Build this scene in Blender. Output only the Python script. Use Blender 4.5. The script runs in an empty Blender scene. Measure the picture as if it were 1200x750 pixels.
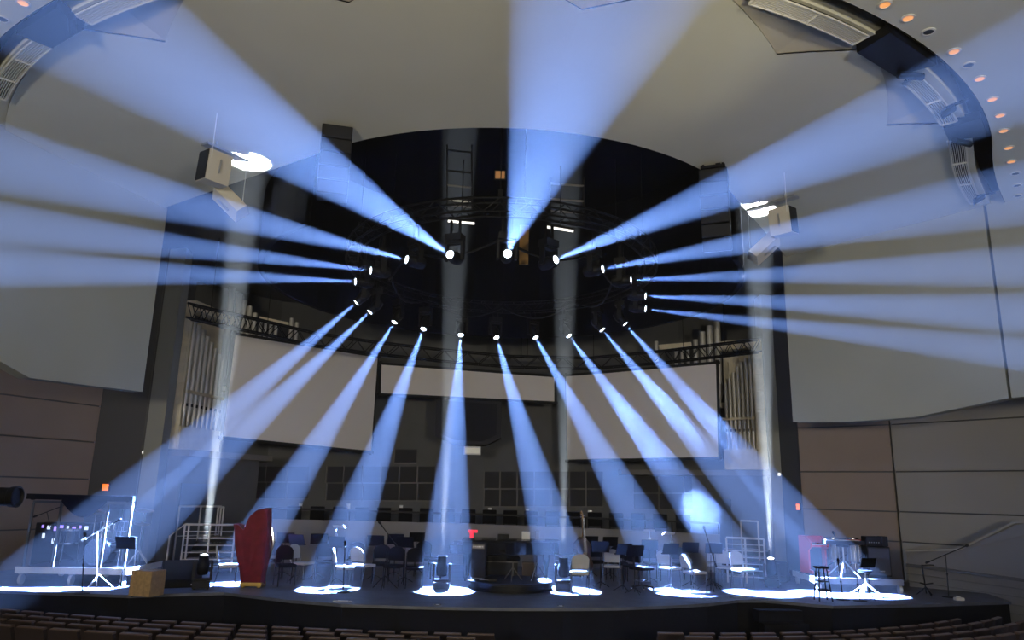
import bpy, bmesh, math, random
from mathutils import Vector, Matrix, Euler
random.seed(7)
scene = bpy.context.scene
COL = scene.collection
PI = math.pi
rad = math.radians

# ------------------------------------------------------------------ camera
FPX, PITCH, ROLL, EYE = 870.0, rad(13.2), rad(1.3), 2.2
_f = Vector((0, math.cos(PITCH), math.sin(PITCH)))
_u0 = Vector((0, -math.sin(PITCH), math.cos(PITCH)))
_r0 = Vector((1, 0, 0))
CAM_R = math.cos(ROLL) * _r0 + math.sin(ROLL) * _u0
CAM_U = -math.sin(ROLL) * _r0 + math.cos(ROLL) * _u0

def sight(px, py):
    return _f + CAM_R * ((px - 600) / FPX) + CAM_U * ((375 - py) / FPX)

def at(px, py, depth):
    """the point of the hall seen at photo pixel (px, py), DEPTH metres down the hall"""
    v = sight(px, py)
    v = v * (depth / v.y)
    return Vector((v.x, v.y, v.z + EYE))

def on(px, py, z=0.0):
    """the point at height z seen at photo pixel (px, py)"""
    v = sight(px, py)
    v = v * ((z - EYE) / v.z)
    return Vector((v.x, v.y, z))

cam = bpy.data.cameras.new('camera')
cam.sensor_width = 36
cam.lens = FPX / 1200 * 36
cam.clip_end = 200
camo = bpy.data.objects.new('camera', cam)
COL.objects.link(camo)
camo.matrix_world = Matrix((
    (CAM_R.x, CAM_U.x, -_f.x, 0), (CAM_R.y, CAM_U.y, -_f.y, 0),
    (CAM_R.z, CAM_U.z, -_f.z, EYE), (0, 0, 0, 1)))
scene.camera = camo

# ------------------------------------------------------------------ view + cycles
vs = scene.view_settings
vs.view_transform = 'Standard'
vs.look = 'None'
vs.gamma = 1
vs.use_curve_mapping = False
vs.exposure = 0.0
cy = scene.cycles
cy.max_bounces = 5
cy.diffuse_bounces = 3
cy.glossy_bounces = 3
cy.transmission_bounces = 6
cy.transparent_max_bounces = 12
cy.volume_bounces = 0
cy.caustics_reflective = False
cy.caustics_refractive = False
cy.sample_clamp_indirect = 4.0
cy.use_denoising = True
cy.use_light_tree = True
cy.volume_step_rate = 0.5
cy.volume_max_steps = 256

# ------------------------------------------------------------------ materials
def mat(name, col, rough=0.6, metal=0.0, spec=0.5, var=0.0, scale=6.0, bump=0.0, coat=0.0, emit=None, estr=0.0, sheen=0.0):
    m = bpy.data.materials.new(name)
    m.use_nodes = True
    nt = m.node_tree
    b = nt.nodes['Principled BSDF']
    b.inputs['Base Color'].default_value = (*col, 1)
    b.inputs['Roughness'].default_value = rough
    b.inputs['Metallic'].default_value = metal
    b.inputs['Specular IOR Level'].default_value = spec
    if coat: b.inputs['Coat Weight'].default_value = coat
    if sheen: b.inputs['Sheen Weight'].default_value = sheen
    if emit:
        b.inputs['Emission Color'].default_value = (*emit, 1)
        b.inputs['Emission Strength'].default_value = estr
    if var or bump:
        tc = nt.nodes.new('ShaderNodeTexCoord')
        nz = nt.nodes.new('ShaderNodeTexNoise')
        nz.inputs['Scale'].default_value = scale
        nz.inputs['Detail'].default_value = 4
        nt.links.new(tc.outputs['Object'], nz.inputs['Vector'])
        if var:
            cr = nt.nodes.new('ShaderNodeValToRGB')
            cr.color_ramp.elements[0].position = 0.3
            cr.color_ramp.elements[1].position = 0.7
            cr.color_ramp.elements[0].color = (*[c * (1 - var) for c in col], 1)
            cr.color_ramp.elements[1].color = (*[min(1, c * (1 + var)) for c in col], 1)
            nt.links.new(nz.outputs['Fac'], cr.inputs['Fac'])
            nt.links.new(cr.outputs['Color'], b.inputs['Base Color'])
        if bump:
            bp = nt.nodes.new('ShaderNodeBump')
            bp.inputs['Strength'].default_value = bump
            bp.inputs['Distance'].default_value = 0.02
            nt.links.new(nz.outputs['Fac'], bp.inputs['Height'])
            nt.links.new(bp.outputs['Normal'], b.inputs['Normal'])
    return m

M = {}
M['ceiling'] = mat('ceiling paint', (0.76, 0.74, 0.60), 0.7, var=0.04, scale=0.6)
M['ceiling_shade'] = mat('ceiling recess shade', (0.58, 0.53, 0.42), 0.7)  # shade of the tilted recesses put into a darker colour
M['fascia'] = mat('grey plaster', (0.42, 0.42, 0.34), 0.65, var=0.04, scale=0.7)
M['tan'] = mat('tan wall panel', (0.36, 0.275, 0.205), 0.6, var=0.05, scale=1.0)
M['warm_grey'] = mat('warm grey wall panel', (0.44, 0.41, 0.34), 0.6, var=0.04, scale=1.0)
M['dark_wall'] = mat('dark grey wall', (0.10, 0.10, 0.10), 0.7)
M['pilaster'] = mat('pilaster paint', (0.42, 0.43, 0.39), 0.6)
M['back_wall'] = mat('stage back wall', (0.13, 0.13, 0.13), 0.7, var=0.08, scale=1.5)
M['panel_dark'] = mat('acoustic panel cloth', (0.045, 0.045, 0.05), 0.9)
M['parapet'] = mat('parapet paint', (0.22, 0.205, 0.195), 0.6)
M['black_void'] = mat('black velour', (0.004, 0.004, 0.006), 0.95, spec=0.1)
M['stage'] = mat('stage floor vinyl', (0.105, 0.115, 0.145), 0.42, var=0.25, scale=2.5)
M['skirt'] = mat('black stage skirt', (0.006, 0.006, 0.008), 0.8, spec=0.2)
M['house_floor'] = mat('dark carpet', (0.02, 0.016, 0.014), 0.95)
M['black'] = mat('black paint', (0.004, 0.004, 0.005), 0.5, spec=0.2)
M['black_metal'] = mat('black steel', (0.004, 0.004, 0.005), 0.5, spec=0.2)
M['black_plastic'] = mat('black plastic', (0.005, 0.005, 0.006), 0.55, spec=0.3)
M['charcoal'] = mat('charcoal grille cloth', (0.009, 0.009, 0.01), 0.8, bump=0.4, scale=80)
M['chrome'] = mat('chrome', (0.75, 0.76, 0.78), 0.18, metal=1.0)
M['silver'] = mat('brushed aluminium', (0.55, 0.56, 0.58), 0.35, metal=0.9)
M['white'] = mat('white paint', (0.75, 0.75, 0.72), 0.5)
M['cream'] = mat('cream paint', (0.66, 0.61, 0.50), 0.5)
M['screen'] = mat('projection screen cloth', (0.84, 0.79, 0.74), 0.9, spec=0.1)
M['screen_edge'] = mat('screen border', (0.01, 0.01, 0.01), 0.9)
M['organ_case'] = mat('organ case', (0.80, 0.71, 0.53), 0.55, var=0.1, scale=3)
M['organ_pipe'] = mat('organ pipe metal', (0.70, 0.68, 0.64), 0.45, metal=0.35)
M['wood'] = mat('plywood', (0.40, 0.26, 0.12), 0.5, var=0.2, scale=12)
M['red_cloth'] = mat('red harp cover', (0.17, 0.006, 0.018), 0.75, var=0.25, scale=5, sheen=0.1)
M['gold'] = mat('gold leaf', (0.75, 0.50, 0.14), 0.3, metal=0.8)
M['red'] = mat('red lacquer', (0.6, 0.015, 0.01), 0.35)
M['seat_wood'] = mat('theatre seat back', (0.12, 0.075, 0.05), 0.5, var=0.15, scale=8)
M['seat_cloth'] = mat('theatre seat cloth', (0.03, 0.017, 0.014), 0.9)
M['chair_cloth'] = mat('pale chair cloth', (0.50, 0.50, 0.50), 0.8)
M['chair_black'] = mat('black chair cloth', (0.006, 0.006, 0.007), 0.9, spec=0.1)
M['brass'] = mat('amber varnish', (0.34, 0.19, 0.06), 0.35)
M['cloth_dark'] = mat('black cloth', (0.004, 0.004, 0.006), 0.9, spec=0.1)

# ------------------------------------------------------------------ mesh helpers
class MB:
    """collects shapes and links them as ONE mesh object"""
    def __init__(self):
        self.bm = bmesh.new()
    def _xf(self, verts, mtx):
        for v in verts: v.co = mtx @ v.co
    def box(self, c, s, rz=0, rx=0, ry=0, bev=0.0):
        r = bmesh.ops.create_cube(self.bm, size=1)
        vv = r['verts']
        mt = Matrix.Translation(c) @ Euler((rx, ry, rz)).to_matrix().to_4x4() @ Matrix.Diagonal((*s, 1))
        self._xf(vv, mt)
        if bev:
            ee = list({e for v in vv for e in v.link_edges})
            bmesh.ops.bevel(self.bm, geom=ee, offset=bev, segments=2, profile=0.6, affect='EDGES')
        return self
    def obox(self, c, ax, ay, az, s):
        r = bmesh.ops.create_cube(self.bm, size=1)
        m = Matrix((ax, ay, az)).transposed().to_4x4()
        self._xf(r['verts'], Matrix.Translation(c) @ m @ Matrix.Diagonal((*s, 1)))
        return self
    def bar(self, p, q, r=0.01, r2=None, n=8, caps=True):
        p, q = Vector(p), Vector(q)
        d = q - p
        L = d.length
        if L < 1e-6: return self
        rr = bmesh.ops.create_cone(self.bm, cap_ends=caps, segments=n, radius1=r, radius2=r if r2 is None else r2, depth=L)
        mt = Matrix.Translation((p + q) / 2) @ d.to_track_quat('Z', 'Y').to_matrix().to_4x4()
        self._xf(rr['verts'], mt)
        return self
    def beam(self, p, q, w, h):
        """rectangular bar from p to q"""
        p, q = Vector(p), Vector(q)
        d = q - p
        z = d.normalized()
        x = Vector((0, 0, 1)).cross(z)
        if x.length < 1e-4: x = Vector((1, 0, 0))
        x.normalize()
        y = z.cross(x)
        return self.obox((p + q) / 2, x, y, z, (w, h, d.length))
    def path(self, pts, r=0.01, n=8):
        """one swept tube along pts"""
        P = [Vector(p) for p in pts]
        rings = []
        for i, p in enumerate(P):
            t = (P[min(i + 1, len(P) - 1)] - P[max(i - 1, 0)]).normalized()
            a = Vector((0, 0, 1)) if abs(t.z) < 0.9 else Vector((1, 0, 0))
            u = t.cross(a).normalized(); w = t.cross(u).normalized()
            rr = r[i] if isinstance(r, (list, tuple)) else r
            rings.append([self.bm.verts.new(p + (u * math.cos(2 * PI * k / n) + w * math.sin(2 * PI * k / n)) * rr) for k in range(n)])
        for a, b in zip(rings, rings[1:]):
            for k in range(n):
                self.bm.faces.new((a[k], a[(k + 1) % n], b[(k + 1) % n], b[k]))
        self.bm.faces.new(rings[0][::-1]); self.bm.faces.new(rings[-1])
        return self
    def lathe(self, prof, c=(0, 0, 0), n=24, axis='Z', mtx=None):
        """prof: [(r, z)]"""
        rings = []
        for (r, z) in prof:
            ring = []
            for k in range(n):
                a = 2 * PI * k / n
                v = Vector((r * math.cos(a), r * math.sin(a), z))
                if axis == 'Y': v = Vector((v.x, v.z, v.y))
                if axis == 'X': v = Vector((v.z, v.x, v.y))
                if mtx is not None: v = mtx @ v
                ring.append(self.bm.verts.new(v + Vector(c)))
            rings.append(ring)
        for a, b in zip(rings, rings[1:]):
            for k in range(n):
                try: self.bm.faces.new((a[k], a[(k + 1) % n], b[(k + 1) % n], b[k]))
                except ValueError: pass
        self.bm.faces.new(rings[0][::-1]); self.bm.faces.new(rings[-1])
        return self
    def prism(self, poly, ext, fn=None):
        """poly: list of 3D points; extruded by vector ext"""
        e = Vector(ext)
        a = [self.bm.verts.new(Vector(p)) for p in poly]
        b = [self.bm.verts.new(Vector(p) + e) for p in poly]
        n = len(poly)
        self.bm.faces.new(a[::-1]); self.bm.faces.new(b)
        for k in range(n):
            self.bm.faces.new((a[k], a[(k + 1) % n], b[(k + 1) % n], b[k]))
        return self
    def loft(self, rings, caps=True, closed=True):
        R = [[self.bm.verts.new(Vector(p)) for p in ring] for ring in rings]
        n = len(R[0])
        for a, b in zip(R, R[1:]):
            for k in range(n if closed else n - 1):
                self.bm.faces.new((a[k], a[(k + 1) % n], b[(k + 1) % n], b[k]))
        if caps and closed:
            self.bm.faces.new(R[0][::-1]); self.bm.faces.new(R[-1])
        return self
    def ball(self, c, r, n=12, s=(1, 1, 1)):
        rr = bmesh.ops.create_uvsphere(self.bm, u_segments=n, v_segments=max(6, n // 2), radius=r)
        self._xf(rr['verts'], Matrix.Translation(c) @ Matrix.Diagonal((*s, 1)))
        return self
    def quad(self, *pts):
        self.bm.faces.new([self.bm.verts.new(Vector(p)) for p in pts])
        return self
    def build(self, name, material, parent=None, smooth=False, **props):
        bmesh.ops.recalc_face_normals(self.bm, faces=self.bm.faces[:])
        me = bpy.data.meshes.new(name)
        self.bm.to_mesh(me)
        self.bm.free()
        o = bpy.data.objects.new(name, me)
        COL.objects.link(o)
        me.materials.append(M[material] if isinstance(material, str) else material)
        if smooth:
            for p in me.polygons: p.use_smooth = True
            try: me.set_sharp_from_angle(angle=rad(40))
            except Exception: pass
        if parent is not None: o.parent = parent
        for k, v in props.items(): o[k] = v
        return o

def struct(o):
    o['kind'] = 'structure'
    return o

def tag(o, label, cat, group=None):
    o['label'] = label; o['category'] = cat
    if group: o['group'] = group
    return o

def thing(name, label, cat, loc=(0, 0, 0), rz=0.0, group=None, rot=None):
    o = bpy.data.objects.new(name, None)
    o.empty_display_size = 0.1
    COL.objects.link(o)
    o.location = loc
    o.rotation_euler = rot if rot is not None else (0, 0, rz)
    return tag(o, label, cat, group)

KIDS = {}
def dup(root, loc, rz=None, label=None, group=None, rot=None, scale=None):
    """copy a thing with its parts and sub-parts"""
    kids = {}
    for o in COL.objects:
        if o.parent is not None: kids.setdefault(o.parent.name, []).append(o)
    def cp(o, par):
        c = o.copy()
        COL.objects.link(c)
        if par is not None:
            c.parent = par
            c.matrix_parent_inverse = o.matrix_parent_inverse.copy()
        for k in kids.get(o.name, []): cp(k, c)
        return c
    r = cp(root, None)
    r.location = loc
    if rz is not None: r.rotation_euler = (0, 0, rz)
    if rot is not None: r.rotation_euler = rot
    if scale is not None: r.scale = (scale,) * 3
    if label: r['label'] = label
    if group: r['group'] = group
    return r

def aim(direction):
    """euler that turns local -Z to DIRECTION"""
    return Vector(direction).to_track_quat('-Z', 'Y').to_euler()
# ================================================================== THE ROOM
RC = Vector((-0.3, 19.5, 0))            # centre of the stage circle
ZC = 9.1
def pol(a, r, z=ZC):
    return Vector((RC.x + r * math.cos(rad(a)), RC.y + r * math.sin(rad(a)), z))
SC = Vector((-0.75, 19.97, 0))          # centre of the ceiling cloud and its ring slot
def flare(a):
    return 0.0032 * (a + 32) ** 2 if a > -32 else 0.0
def cpol(a, r, z=ZC):
    return Vector((SC.x + r * math.cos(rad(a)), SC.y + r * math.sin(rad(a)), z))
CL, CR = Vector((-9.22, 18.02, ZC)), Vector((8.14, 20.89, ZC))
FL, FR = Vector((-10.57, 14.0, ZC)), Vector((11.48, 16.64, ZC))
TL, TR = pol(-125, 6.35), pol(-34, 6.35)

def hit(a, p, q):
    """distance from the cloud centre to line pq in direction a"""
    d = Vector((math.cos(rad(a)), math.sin(rad(a))))
    e = Vector((q.x - p.x, q.y - p.y)); w = Vector((p.x - SC.x, p.y - SC.y))
    den = d.x * e.y - d.y * e.x
    return (w.x * e.y - w.y * e.x) / den

def polar(v):
    return math.degrees(math.atan2(v.y - SC.y, v.x - SC.x)), math.hypot(v.x - SC.x, v.y - SC.y)
aCL, aCR, aFL, aFR = [polar(v)[0] for v in (CL, CR, FL, FR)]

aTL, aTR = polar(TL)[0], polar(TR)[0]
def r_in(a):
    if a < aTL: return hit(a, TL, CL)
    if a > aTR: return hit(a, TR, CR)
    d = Vector((math.cos(rad(a)), math.sin(rad(a))))
    o = Vector((SC.x - RC.x, SC.y - RC.y))
    b = o.dot(d)
    return -b + math.sqrt(b * b - o.dot(o) + 6.35 ** 2)
def r_out(a):
    r = 11.4 + flare(a)
    if a < -140: return min(r, hit(a, CL, FL))
    if a > -20: return min(r, hit(a, CR, FR))
    return r
# ceiling cloud over the stalls: folded radial panels with a star shaped outer edge
notches = [(-71.1, -62.4, -57.1), (-55.0, -43.1, -39.9), (-122.4, -117.7, -110.3), (-88.0, -80.9, -73.0), (-106.5, -99.5, -91.0)]
def star(a):
    for a0, av, a1 in notches:
        if a0 < a <= av: return 0.82 * (a - a0) / (av - a0)
        if av < a < a1: return 0.82 * (a1 - a) / (a1 - av)
    return 0.0
angs = sorted(set([aCL + 0.001, aCR - 0.001, aTL, aTR] + [x for n_ in notches for x in n_] + [aCL + (aCR - aCL) * k / 60 for k in range(1, 60)]))
folds = [(-171, 0), (-150, 0.0), (-131, 0.07), (-108, 0.0), (-97, 0.06), (-82, 0.0), (-68, 0.07), (-48, 0.0), (-34, 0.05), (-14, 0.0), (10, 0)]
def fold(a):
    for (k0, z0), (k1, z1) in zip(folds, folds[1:]):
        if k0 <= a <= k1: return z0 + (z1 - z0) * (a - k0) / (k1 - k0)
    return 0
mb = MB(); mr = MB()
cols = []
for a in angs:
    r0, r1 = r_in(a), r_out(a)
    rs = r1 - star(a)
    cols.append([mb.bm.verts.new(cpol(a, r0, ZC)), mb.bm.verts.new(cpol(a, r0 + (rs - r0) * 0.5, ZC + 0.5 * fold(a))), mb.bm.verts.new(cpol(a, rs, ZC + fold(a)))])
for p, q in zip(cols, cols[1:]):
    for k in range(2):
        mb.bm.faces.new((p[k], p[k + 1], q[k + 1], q[k]))
lip = [mb.bm.verts.new(c[0].co + Vector((0, 0, 0.25))) for c in cols]
for i in range(len(cols) - 1):
    mb.bm.faces.new((cols[i][0], cols[i + 1][0], lip[i + 1], lip[i]))
struct(mb.build('ceiling', 'ceiling'))
# triangular recesses between the star points, tilted up towards the grilles
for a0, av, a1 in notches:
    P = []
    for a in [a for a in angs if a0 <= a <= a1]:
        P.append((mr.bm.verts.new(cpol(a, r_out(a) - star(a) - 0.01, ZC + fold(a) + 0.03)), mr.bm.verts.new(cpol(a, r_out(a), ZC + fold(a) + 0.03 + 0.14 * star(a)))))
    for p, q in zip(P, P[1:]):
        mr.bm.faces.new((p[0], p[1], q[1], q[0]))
struct(mr.build('ceiling_recess', 'ceiling_shade'))
# perimeter strip, black ring slot, outer ceiling
def annulus(m, a0, a1, n, prof):
    rows = []
    for i in range(n + 1):
        a = a0 + (a1 - a0) * i / n
        rows.append([m.bm.verts.new(cpol(a, r + flare(a), z)) for r, z in prof])
    for p, q in zip(rows, rows[1:]):
        for k in range(len(prof) - 1):
            m.bm.faces.new((p[k], p[k + 1], q[k + 1], q[k]))
AL, AR = -147, -12
m = MB(); annulus(m, AL, AR, 90, [(11.38, ZC + 0.3), (11.4, ZC + 0.08), (11.76, ZC + 0.02), (11.76, ZC + 0.5)])
struct(m.build('ceiling_strip', 'ceiling'))
m = MB(); annulus(m, AL, AR, 90, [(11.76, ZC + 0.5), (12.1, ZC + 0.5), (12.07, ZC - 0.04)])
struct(m.build('trim_slot', 'black_void'))
m = MB(); annulus(m, -160, AR, 90, [(12.075, ZC + 0.1), (12.075, ZC - .03), (13.5, ZC - .03), (20, ZC + 0.3), (36, ZC + 1.0)])
struct(m.build('ceiling_outer', 'ceiling'))

# black fly void over the stage: round shroud and roof
m = MB()
rows = []
SHA0, SHA1 = -30, 230
rows = []
for i in range(61):
    a = SHA0 + (SHA1 - SHA0) * i / 60
    rows.append([m.bm.verts.new(pol(a, 6.2, 7.6)), m.bm.verts.new(pol(a, 6.2, 12.2)), m.bm.verts.new(pol(a, 6.32, 12.2)), m.bm.verts.new(pol(a, 6.32, 7.6))])
for p, q in zip(rows, rows[1:]):
    for k in range(4):
        m.bm.faces.new((p[k], p[(k + 1) % 4], q[(k + 1) % 4], q[k]))
struct(m.build('wall_shroud', 'black_void'))
m = MB()
m.lathe([(0.01, 12.2), (7.2, 12.2), (7.2, 12.3), (0.01, 12.3)], c=(RC.x, RC.y, 0), n=48)
struct(m.build('ceiling_grid', 'black_void'))
# front inside of the fly void (above the ceiling edge)
m = MB(); rows = [[m.bm.verts.new(pol(-128 + 3 * i, r, z)) for r, z in ((6.37, ZC + 0.1), (6.37, 12.2), (6.5, 12.2))] for i in range(34)]
for p, q in zip(rows, rows[1:]):
    for k in range(2): m.bm.faces.new((p[k], p[k + 1], q[k + 1], q[k]))
struct(m.build('wall_front', 'black_void'))

# stage ceiling outside the shroud
BW = [(-10.5, 22.0), (-11.3, 23.2), (-11.3, 25.6), (-9.0, 28.2), (-5, 29.7), (-1, 30.3), (3, 30.3), (6.8, 29.5), (9.2, 28.3), (9.7, 26.9), (9.2, 26.1)]
m = MB()
inner = []; outer = []
ring_pts = [pol(SHA1 - (SHA1 - SHA0) * i / 40, 6.3, 9.35) for i in range(41)]
outl = [Vector((TL.x, TL.y, 9.35)), Vector((CL.x, CL.y, 9.35)), Vector((-12, 22, 9.35))] + [Vector((x, y, 9.35)) for x, y in BW[1:-1]] + [Vector((11.0, 25, 9.35)), Vector((CR.x, CR.y, 9.35)), Vector((TR.x, TR.y, 9.35))]
va = [m.bm.verts.new(p) for p in ring_pts]; vb = [m.bm.verts.new(p) for p in outl]
es = []
for L in (va, vb):
    for p, q in zip(L, L[1:]): es.append(m.bm.edges.new((p, q)))
es.append(m.bm.edges.new((va[0], vb[0]))); es.append(m.bm.edges.new((va[-1], vb[-1])))
bmesh.ops.triangle_fill(m.bm, edges=es, use_beauty=True)
struct(m.build('ceiling_stage', 'dark_wall'))

# hanging side fascias
def wall_strip(name, plan, zb, zt, thick, matn):
    """plan: [(x,y)], zb: bottom heights"""
    m = MB()
    n = len(plan)
    rows = []
    for i, (x, y) in enumerate(plan):
        t = Vector((plan[min(i + 1, n - 1)][0] - plan[max(i - 1, 0)][0], plan[min(i + 1, n - 1)][1] - plan[max(i - 1, 0)][1]))
        nrm = Vector((t.y, -t.x)).normalized() * thick
        b = zb[i] if isinstance(zb, (list, tuple)) else zb
        tz = zt[i] if isinstance(zt, (list, tuple)) else zt
        rows.append([m.bm.verts.new((x, y, b)), m.bm.verts.new((x, y, tz)), m.bm.verts.new((x + nrm.x, y + nrm.y, tz)), m.bm.verts.new((x + nrm.x, y + nrm.y, b))])
    for p, q in zip(rows, rows[1:]):
        for k in range(4):
            m.bm.faces.new((p[k], p[(k + 1) % 4], q[(k + 1) % 4], q[k]))
    m.bm.faces.new(rows[0][::-1]); m.bm.faces.new(rows[-1])
    return m
dL = (FL - CL); dR = (FR - CR)
planL = [(CL.x + dL.x * t, CL.y + dL.y * t) for t in (0, 0.35, 0.7, 1.0, 1.6, 3.0, 7.0)]
o = wall_strip('f', planL, [at(177, 460, CL.y).z, at(120, 453, CL.y + dL.y * .35).z, at(55, 444, CL.y + dL.y * .7).z, 4.72, 4.8, 4.9, 5.0], ZC + 0.3, -0.35, 'fascia')
struct(o.build('wall_left', 'fascia'))
planR = [(CR.x + dR.x * t, CR.y + dR.y * t) for t in (0, 0.3, 0.6, 0.98)]
zbR = [at(912, 495, CR.y).z, at(965, 494.5, CR.y + dR.y * .3).z, at(1060, 490, CR.y + dR.y * .6).z, at(1183, 468, CR.y + dR.y * .98).z]
struct(wall_strip('f', planR, zbR, ZC + 0.3, 0.35, 'fascia').build('wall_right', 'fascia'))
planR2 = [(CR.x + dR.x * t, CR.y + dR.y * t) for t in (0.992, 1.3, 2.0, 5.0)]
struct(wall_strip('f', planR2, [zbR[3], zbR[3], zbR[3] + .1, zbR[3] + .2], ZC + 0.3, 0.35, 'fascia').build('wall_right', 'fascia'))

# recessed lower side walls, built of large panels with open joints
def panel_wall(name, p, q, ncol, zs, matn, gap=0.04, thick=0.08):
    m = MB()
    p, q = Vector((*p, 0)), Vector((*q, 0))
    d = q - p; L = d.length; u = d / L
    nrm = Vector((-u.y, u.x, 0))
    for i in range(ncol):
        for z0, z1 in zip(zs, zs[1:]):
            c = p + u * (L * (i + 0.5) / ncol) + Vector((0, 0, (z0 + z1) / 2))
            m.obox(c, u, nrm, Vector((0, 0, 1)), (L / ncol - gap, thick, z1 - z0 - gap))
    o = struct(m.build(name, matn))
    bk = MB()
    c = p + d / 2 + Vector((0, 0, (zs[0] + zs[-1]) / 2))
    bk.obox(c + nrm * 0.07, u, nrm, Vector((0, 0, 1)), (L, 0.06, zs[-1] - zs[0]))
    struct(bk.build(name, 'dark_wall'))
    return o
panel_wall('wall_left', (-16.5, 12.5), (-12.1, 22.0), 3, [-1.1, 1.0, 2.35, 3.4, 4.45, 5.5, 9.3], 'tan')
m = MB(); m.prism([(-12.1, 22.0, -1.1), (-10.5, 21.9, -1.1), (-10.5, 21.9, 9.4), (-12.1, 22.0, 9.4)], (0, 0.15, 0)); struct(m.build('wall_left', 'dark_wall'))
# pilaster fins at the stage opening
m = MB(); m.prism([(-10.55, 21.78, 0), (-9.97, 21.6, 0), (-10.05, 22.25, 0), (-10.55, 22.25, 0)], (0, 0, 9.3)); struct(m.build('column_left', 'pilaster'))
m = MB(); m.prism([(8.8, 25.4, 0), (9.2, 25.5, 0), (9.2, 26.1, 0), (8.8, 26.1, 0)], (0, 0, 9.3)); struct(m.build('column_right', 'pilaster'))
m = MB(); m.prism([(9.21, 25.6, -1.1), (9.36, 24.3, -1.1), (9.5, 24.3, -1.1), (9.4, 25.8, -1.1)], (0, 0, 10.4)); struct(m.build('wall_right', 'dark_wall'))
panel_wall('wall_right', (9.36, 24.25), (11.5, 22.55), 1, [-1.1, 1.1, 1.95, 3.1, 4.5, 9.3], 'tan')
panel_wall('wall_right', (11.52, 22.53), (18.0, 14.5), 2, [-1.1, 1.1, 1.95, 3.1, 4.5, 9.3], 'warm_grey')
# back wall
struct(wall_strip('b', BW, 0, 9.4, -0.2, 'back_wall').build('wall_back', 'back_wall'))

# stage platform
stage_pts = [(-13.5, 17.0), (-10.9, 16.55), (-7.81, 16.25), (-6.1, 17.0)]
arc = [on(*p) for p in ((340, 703), (400, 707.5), (470, 710), (540, 711.5), (600, 712.3), (660, 712.5), (720, 711.8), (780, 710), (830, 707), (865, 703))]
stage_pts += [(p.x, p.y) for p in arc] + [(5.9, 17.75), (7.1, 17.05), (9.34, 17.63), (11.89, 18.45), (12.4, 20.5), (11.4, 22.4), (9.3, 24.1), (9.2, 26), (9.6, 26.9), (9.1, 28.2), (6.8, 29.4), (3, 30.2), (-1, 30.2), (-5, 29.6), (-8.9, 28.1), (-11.2, 25.6), (-11.2, 23.2), (-10.3, 22.0), (-12.0, 21.8), (-14.0, 18.5)]
m = MB(); m.prism([(x, y, -0.06) for x, y in stage_pts], (0, 0, 0.06)); struct(m.build('floor', 'stage'))
m = MB()
cx, cyy = -0.5, 22
inset = [(x + (cx - x) * 0.004, y + (cyy - y) * 0.004) for x, y in stage_pts]
m.prism([(x, y, -1.1) for x, y in inset], (0, 0, 1.035)); struct(m.build('trim_skirt', 'skirt'))
m = MB(); m.prism([(-30, -12, -1.25), (30, -12, -1.25), (30, 31, -1.25), (-30, 31, -1.25)], (0, 0, 0.15)); struct(m.build('ground', 'house_floor'))
# ================================================================== LIGHT AND HAZE
HAZE_G = 0.5
w = bpy.data.worlds.new('hall air')
scene.world = w
w.use_nodes = True
nt = w.node_tree
for n in list(nt.nodes): nt.nodes.remove(n)
out = nt.nodes.new('ShaderNodeOutputWorld')
bg = nt.nodes.new('ShaderNodeBackground'); bg.inputs['Color'].default_value = (0, 0, 0, 1); bg.inputs['Strength'].default_value = 0
vsn = nt.nodes.new('ShaderNodeVolumeScatter')
vsn.inputs['Density'].default_value = 0.003
vsn.inputs['Anisotropy'].default_value = HAZE_G
vsn.inputs['Color'].default_value = (1, 1, 1, 1)
nt.links.new(bg.outputs[0], out.inputs['Surface'])
nt.links.new(vsn.outputs[0], out.inputs['Volume'])

def spot(name, loc, target, power, col, size, blend=0.12, radius=0.03, smooth=0.02):
    l = bpy.data.lights.new(name, 'SPOT')
    l.energy = power; l.color = col; l.spot_size = rad(size); l.spot_blend = blend; l.shadow_soft_size = radius
    if smooth:
        l.use_nodes = True
        t = l.node_tree
        em = next(n for n in t.nodes if n.type == 'EMISSION')
        fo = t.nodes.new('ShaderNodeLightFalloff')
        fo.inputs['Strength'].default_value = 1.0
        fo.inputs['Smooth'].default_value = smooth
        # a nearly collimated beam: part of the light hardly spreads, part falls off with the square
        if name == 'beam_light':
            a1 = t.nodes.new('ShaderNodeMath'); a1.operation = 'MULTIPLY'; a1.inputs[1].default_value = 0.13
            a2 = t.nodes.new('ShaderNodeMath'); a2.operation = 'MULTIPLY_ADD'; a2.inputs[1].default_value = 0.28
            t.links.new(fo.outputs['Linear'], a1.inputs[0]); t.links.new(fo.outputs['Quadratic'], a2.inputs[0]); t.links.new(a1.outputs[0], a2.inputs[2])
            t.links.new(a2.outputs[0], em.inputs['Strength'])
        else:
            t.links.new(fo.outputs['Quadratic'], em.inputs['Strength'])
    o = bpy.data.objects.new(name, l)
    COL.objects.link(o)
    o.location = loc
    o.rotation_euler = aim(Vector(target) - Vector(loc))
    return o
def point(name, loc, power, col, radius=0.5):
    l = bpy.data.lights.new(name, 'POINT')
    l.energy = power; l.color = col; l.shadow_soft_size = radius
    o = bpy.data.objects.new(name, l); COL.objects.link(o); o.location = loc
    return o
BLUE = (0.205, 0.385, 1.0)
ZL = 7.0
down = [((417, 355), (30, 690)), ((433, 366), (95, 688)), ((462, 378), (268, 686)), ((496, 386), (385, 690)), ((540, 393), (521, 692)),
        ((582, 396), (666, 692)), ((628, 396), (795, 694)), ((667, 394), (890, 695)), ((706, 387), (968, 696)), ((733, 380), (1012, 697))]
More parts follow.
